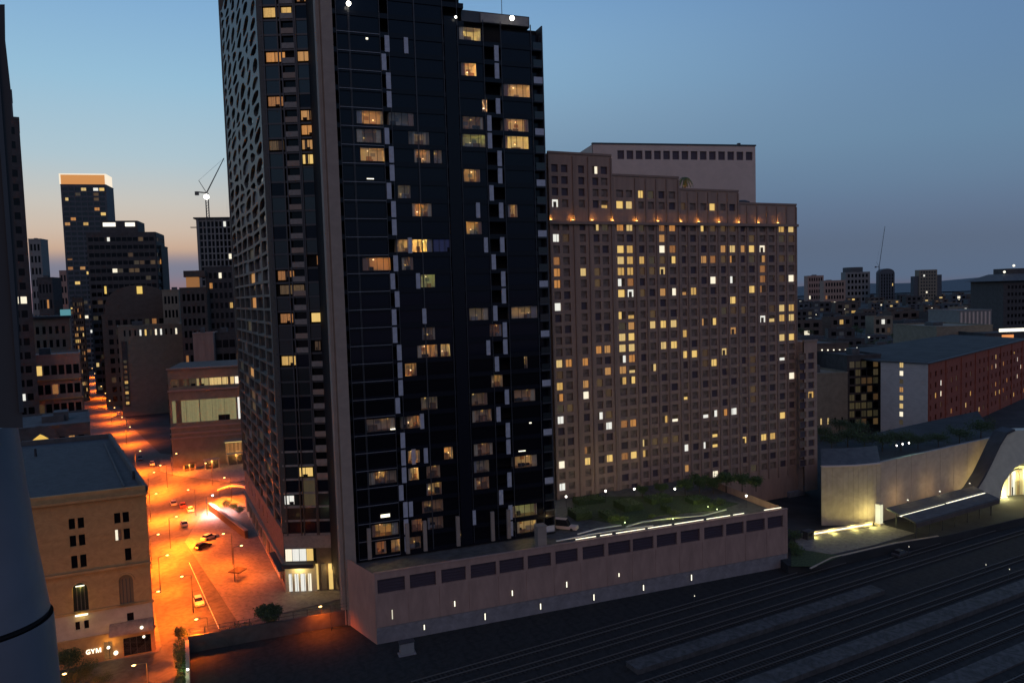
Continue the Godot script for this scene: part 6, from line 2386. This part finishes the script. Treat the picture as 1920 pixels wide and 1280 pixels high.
# ------------------------------------------------------------------ blocks on the right
func right_blocks() -> void:
	var q: Array
	var f: Fr
	var w: float
	var g := ""
	# grey end wall and the long red brick range
	var c := pd(1741, 690, 270.0)
	c.y = 0
	var l := pd(1652, 690, 284.0)
	l.y = 0
	f = Fr.new(l, c)
	w = l.distance_to(c)
	var top := top_at(f, 1740, 682)
	var t := thing("brick_range", "long red brick range with a plain grey end wall and a lit stair strip", "building", c)
	var col := [[pv(1687, 740, f).x, pv(1694, 740, f).x]]
	var rows := []
	for k in 8:
		var y := 796 - k * 15.3
		rows.append([pv(1690, y, f).y, pv(1690, y - 9, f).y])
	var m := MB.new()
	pierced(m, f, 0, w, 0, top, col, rows, 0.3)
	part(t, "end_wall", m, M.end_wall)
	for k in 8:
		window(t, f, col[0], rows[k], -0.3, ["D", "W", "Y", "Y", "O", "D", "W", "Y"][k], M.glass_b)
	var rb := gp(1935, 634, top)
	rb.y = 0
	var f2 := Fr.new(c, rb)
	var w2 := c.distance_to(rb)
	var c2 := []
	for k in 24:
		c2.append([1.5 + k * w2 / 24.6, 1.5 + k * w2 / 24.6 + 1.9])
	var r2 := []
	for k in 6:
		r2.append([3.0 + k * 4.1, 5.0 + k * 4.1])
	var m2 := MB.new()
	pierced(m2, f2, 0, w2, 0, top, c2, r2, 0.3)
	part(t, "brick_wall", m2, M.red_brick)
	for i in 24:
		for k in 6:
			var kind := ""
			if rng.randf() < 0.34:
				kind = ["O", "D", "W", "D", "Y", "P", "D"][rng.randi() % 7]
			window(t, f2, c2[i], r2[k], -0.3, kind, M.glass_b)
	for i in 8:
		var pm := MB.new()
		var u := 0.4 + i * w2 / 8.0
		pm.box(f2, u, u + 0.7, 0, top - 0.5, 0.0, 0.35)
		part(t, "buttress", pm, M.red_brick)
	var rf := MB.new()
	rf.slab([l + f.e * 0.2 - f.n * 0.5, c - f.n * 0.5 - f2.n * 0.5, rb - f2.n * 0.5, rb + Vector3(0, 0, -30) - f2.n * 20, l + Vector3(-6, 0, -40)], top - 0.6, top - 0.1)
	part(t, "roof", rf, M.ground)
	var ev := MB.new()
	ev.box(f, -0.6, w + 0.4, top, top + 0.35, -0.6, 0.5)
	ev.box(f2, 0.0, w2, top, top + 0.35, -0.6, 0.5)
	part(t, "eaves", ev, M.roof_grey)
	# glazed stair block and the beige end
	q = frame_at(1589, 1652, 740, 296.0, 8.0)
	block("glazed_block", "dim yellow glazed block beside the grey end wall", g, q[0], q[1], 22, 0, top_at(q[0], 1620, 668), M.dark_wall, {"nx": 5, "ny": 8, "lit": 0.55, "kinds": "LLLD", "fill": 0.85, "vfill": 0.75})
	q = frame_at(1530, 1590, 750, 290.0, 8.0)
	block("beige_block", "plain beige block with two lit ground windows beside the hotel wing", g, q[0], q[1], 20, 0, top_at(q[0], 1560, 702), M.beige_wall, {"nx": 4, "ny": 1, "lit": 0.6, "kinds": "Y", "foot": 2.5, "head": 16.0, "fill": 0.25, "vfill": 0.5})
	q = frame_at(1500, 1592, 670, 318.0, 8.0)
	var lb := block("brown_block", "brown block with a row of small lamps under its roof", g, q[0], q[1], 24, 0, top_at(q[0], 1560, 646), M.brown_wall, {"nx": 7, "ny": 6, "lit": 0.15, "kinds": "YDD"})
	for k in 6:
		var p := pv(1541 + k * 11, 656, q[0])
		var sm := MB.new()
		sm.ball((q[0] as Fr).at(p.x, p.y, 0.4), Vector3.ONE * 0.32, 8)
		part(lb, "eaves_lamp", sm, M.strip)
	q = frame_at(1757, 1862, 625, 420.0, 6.0)
	block("storehouse", "windowless beige storehouse with a flat roof behind the brick range", g, q[0], q[1], 40, 0, top_at(q[0], 1800, 613), M.beige_wall, {"nx": 6, "ny": 2, "lit": 0.0, "fill": 0.2, "vfill": 0.2})
	q = frame_at(1800, 1860, 600, 470.0, 6.0)
	f = q[0]
	w = q[1]
	var ht := top_at(f, 1830, 583)
	var hs := block("ribbed_store", "pale ribbed metal store above the beige storehouse", g, f, w, 30, 0, ht, M.grey_wall, {"nx": 1, "ny": 1, "lit": 0.0, "fill": 0.05, "vfill": 0.03, "plant": 0})
	for k in 8:
		var rm := MB.new()
		rm.box(f, w * k / 8.0 + 0.5, w * k / 8.0 + 1.6, ST, ht - 0.4, 0.02, 0.4)
		part(hs, "rib", rm, M.white_wall)
	# lit pavilion with the orange band
	q = frame_at(1848, 1960, 635, 400.0, 4.0)
	f = q[0]
	w = q[1]
	var pvt := top_at(f, 1880, 626)
	var pb := block("lit_pavilion", "low dark pavilion with an orange lit band and a white roof light", g, f, w, 24, 0, pvt, M.dark_wall, {"nx": 3, "ny": 1, "lit": 0.0, "plant": 0})
	for k in 3:
		var a := pv([1851, 1861, 1879][k], 640, f)
		var b := pv([1860, 1877, 1901][k], [633, 632, 627][k], f)
		var om := MB.new()
		om.box(f, a.x, b.x, a.y, b.y, 0.05, 0.25)
		part(pb, "lit_band", om, M.sign_orange)
	var ws := MB.new()
	var wa := pv(1884, 620, f)
	ws.box(f, wa.x, w, pvt + 0.9, pvt + 2.6, -4.0, -3.0)
	part(pb, "roof_light", ws, M.strip)
	# big hipped hall at the right edge
	q = frame_at(1882, 1990, 580, 620.0, 4.0)
	f = q[0]
	w = q[1]
	var et := top_at(f, 1895, 528)
	var hb := block("hipped_hall", "large grey hall with a wide hipped roof at the edge of the skyline", g, f, w, 40, 0, et, M.dark_wall, {"nx": 16, "ny": 9, "lit": 0.02, "kinds": "W", "plant": 0, "vfill": 0.45})
	var hr := MB.new()
	var rt := top_at(f, 1895, 513)
	hr.hexa([f.at(-4, et + 0.8, 3), f.at(w + 4, et + 0.8, 3), f.at(w + 4, et + 0.8, -43), f.at(-4, et + 0.8, -43), f.at(9, rt, -10), f.at(w - 9, rt, -10), f.at(w - 9, rt, -30), f.at(9, rt, -30)])
	part(hb, "roof", hr, M.roof_grey)
	var hc := MB.new()
	hc.box(f, 12, w - 12, rt - 0.2, rt + 4.5, -28, -12)
	part(hb, "lantern", hc, M.dark_wall)
	for x in [1899, 1917]:
		var p := pv(x, 509 if x == 1899 else 497, f)
		var bm := MB.new()
		bm.ball(f.at(p.x, p.y, -9), Vector3.ONE * 1.0, 8)
		part(hb, "beacon", bm, M.strip)
	# far towers on the horizon
	q = frame_at(1586, 1632, 520, 2300.0, 6.0)
	var tg := block("round_top_tower", "pale far tower block with a drum top on the horizon", g, q[0], q[1], 26, 0, top_at(q[0], 1610, 510), M.grey_wall, {"nx": 6, "ny": 5, "lit": 0.06, "plant": 0})
	f = q[0]
	w = q[1]
	var dm := MB.new()
	var dt := top_at(f, 1610, 510)
	dm.lathe(f.at(w * 0.5, dt + 0.2, -28), [[w * 0.36, 0.0], [w * 0.36, 15.0], [w * 0.3, 15.5], [0.0, 16.0]], 20)
	part(tg, "drum", dm, M.roof_grey)
	q = frame_at(1650, 1678, 530, 2200.0, 6.0)
	f = q[0]
	w = q[1]
	var at2 := top_at(f, 1664, 512)
	var rtow := block("arched_tower", "grey blue far tower with an arched top on the horizon", g, f, w, 18, 0, at2, M.blue_wall, {"nx": 5, "ny": 9, "lit": 0.03, "right": true, "plant": 0, "fill": 0.5, "vfill": 0.8})
	var am := MB.new()
	var ap := PackedVector2Array()
	for k in 11:
		var a := PI * k / 10.0
		ap.append(Vector2(w * 0.5 - w * 0.5 * cos(a), at2 + 0.8 + 13.0 * sin(a)))
	am.poly(f, ap, -18, 0.1)
	part(rtow, "arched_top", am, M.blue_wall)
	q = frame_at(1724, 1758, 530, 2250.0, 6.0)
	f = q[0]
	w = q[1]
	var gt := top_at(f, 1740, 506)
	var gtow := block("green_tower", "dark green glass far tower with lower shoulders on the horizon", g, f, w, 20, 0, gt, M.beige_wall, {"nx": 6, "ny": 9, "lit": 0.03, "dark": M.glass_g, "plant": 0})
	var sh := MB.new()
	sh.box(f, -15, -0.2, 0, gt - 18, -18, -3)
	sh.box(f, w + 0.2, w + 17, 0, gt - 15, -18, -3)
	part(gtow, "shoulders", sh, M.blue_wall)
	q = frame_at(1515, 1545, 530, 2000.0, 6.0)
	block("far_flats", "pinkish far flats with roof boxes beside the hotel edge", g, q[0], q[1], 20, 0, top_at(q[0], 1530, 517), M.podium, {"nx": 6, "ny": 5, "lit": 0.05, "plant": 3})
	q = frame_at(1545, 1586, 540, 1900.0, 6.0)
	block("far_flats", "low reddish far flats below the drum topped tower", g, q[0], q[1], 20, 0, top_at(q[0], 1560, 526), M.hotel, {"nx": 7, "ny": 4, "lit": 0.05, "plant": 2})
	# far crane
	var cp := pd(1649, 548, 1400.0)
	cp.y = 0
	var cf := Fr.new(cp, cp + Vector3.RIGHT)
	crane("far_crane", "thin luffing crane far off against the right hand sky", cp, pv(1651, 500, cf).y, pv(1651, 500, cf), pv(1662, 424, cf), cf, false)

# ------------------------------------------------------------------ the rail yard
func rail_yard() -> void:
	var a := deg_to_rad(27.5)
	var d := Vector3(cos(a), 0, -sin(a))
	var n := Vector3(-d.z, 0, d.x)            # towards the camera
	var o := gp(1090, 1172, YL)
	var offs := [0.0, 4.6, 9.2, 18.5, 23.1, 32.5, 37.1, 46.5, 51.1, 60.5, 65.1]
	for k in offs.size():
		var c: Vector3 = o + n * (4.0 + float(offs[k]))
		c.y = YL
		var f := Fr.new(c, c + d)
		var t := thing("railway_track", "dark railway track with steel rails crossing the yard", "railway track", c, "parallel tracks in the rail yard")
		var u0 := -75.0 if k > 1 else -34.0
		for s: float in [-0.75, 0.75]:
			var m := MB.new()
			m.box(f, u0, 190, 0.16, 0.31, s - 0.05, s + 0.05)
			part(t, "rail", m, M.steel)
		var sl := MB.new()
		var u := u0
		while u < 150.0:
			sl.box(f, u, u + 0.28, 0.02, 0.15, -1.3 + rng.randf_range(-0.06, 0.06), 1.3)
			u += 0.8 + rng.randf_range(-0.05, 0.05)
		part(t, "sleepers", sl, M.sleeper, "stuff")
	# pale access ways and platforms between the pairs of tracks
	for q: Array in [[13.9, 3.2, -2.0, 58.0, 0.85], [27.8, 3.4, 0.0, 96.0, 0.85], [41.8, 3.6, -22.0, 95.0, 0.3], [55.8, 4.2, -10.0, 80.0, 0.3], [70.5, 5.0, -20.0, 70.0, 0.2]]:
		var c: Vector3 = o + n * (4.0 + float(q[0]))
		c.y = YL
		var f := Fr.new(c, c + d)
		var t := thing("platform", "long low pale concrete platform between the tracks", "platform", c, "platforms in the rail yard")
		var cuts := 10
		for k in cuts:
			var m := MB.new()
			var s: float = q[2] + (q[3] - q[2]) * k / cuts
			m.box(f, s + 0.03, s + (q[3] - q[2]) / cuts - 0.03, 0.0, q[4] + rng.randf_range(-0.02, 0.02), -q[1] / 2, q[1] / 2)
			part(t, "slab", m, M.platform)
	# small signal lamps on posts
	var sg := "signal posts in the rail yard"
	for q: Array in [[1302, 1138], [1848, 1078], [1892, 1087], [1704, 1043]]:
		var p := gp(q[0], q[1], YL)
		var t := thing("signal_post", "short signal post with one small white lamp in the yard", "signal", p, sg)
		var pm := MB.new()
		pm.tube(p, p + UP * 2.0, 0.06, 0.05, 6)
		part(t, "post", pm, M.frame)
		var hm := MB.new()
		hm.box(Fr.new(p, p + d), -0.15, 0.15, 2.0, 2.5, -0.1, 0.1)
		part(t, "head", hm, M.frame)
		var lm := MB.new()
		lm.ball(p + UP * 2.25 + n * 0.13, Vector3.ONE * 0.09, 8)
		part(t, "lamp", lm, M.strip)

# ------------------------------------------------------------------ the low city to the horizon
func far_city() -> void:
	var r := RandomNumberGenerator.new()
	r.seed = 77
	var walls := [M.blue_wall, M.brown_wall, M.beige_wall, M.dark_wall, M.blue_wall, M.dark_wall, M.brown_wall]
	var d := 330.0
	while d < 2600.0:
		var x := 1480.0 + r.randf() * 25.0
		while x < 1960.0:
			var wm := r.randf_range(13.0, 30.0) * (1.0 + d / 2600.0)
			var wp := wm / d * F
			var h := r.randf_range(7.0, 17.0) + (r.randf() * 8.0 if d > 800 else 0.0)
			if not (x > 1640.0 and d < 420.0):
				var q := frame_at(x, x + wp, 560, d + r.randf_range(-12, 12), r.randf_range(-12, 30))
				block("city_block", "small dim block in the low city toward the horizon", "low blocks of the far city", q[0], minf(q[1], wm * 1.3), r.randf_range(10, 18), 0, h, walls[r.randi() % walls.size()], {"nx": 3 if d > 600 else 5, "ny": 2 if d > 600 else 3, "lit": 0.16, "kinds": "WDDYK", "plant": 1, "foot": 0.8, "head": 0.8})
			x += wp * r.randf_range(1.15, 1.9)
		d *= 1.17
	for k in 60:
		var p := pd(r.randf_range(1500, 1900), 560, r.randf_range(330, 1100))
		p.y = 0
		tree("city_tree", "dark rounded tree among the low city blocks", p, r.randf_range(8, 14), r.randf_range(4, 8), M.leaf_dark, 260, "trees among the low city blocks")
	for k in 22:
		var p := pd(r.randf_range(1505, 1890), 560, r.randf_range(380, 1700))
		p.y = 0
		var h := r.randf_range(9, 16)
		var t := thing("city_lamp", "tiny white lamp on a pole in the low city", "lamp", p, "lamps of the low city")
		var m := MB.new()
		m.tube(p, p + UP * h, 0.15, 0.1, 5)
		part(t, "pole", m, M.frame)
		var m2 := MB.new()
		m2.ball(p + UP * (h + 0.4), Vector3(0.9, 0.45, 0.9), 8)
		part(t, "lens", m2, M.strip)
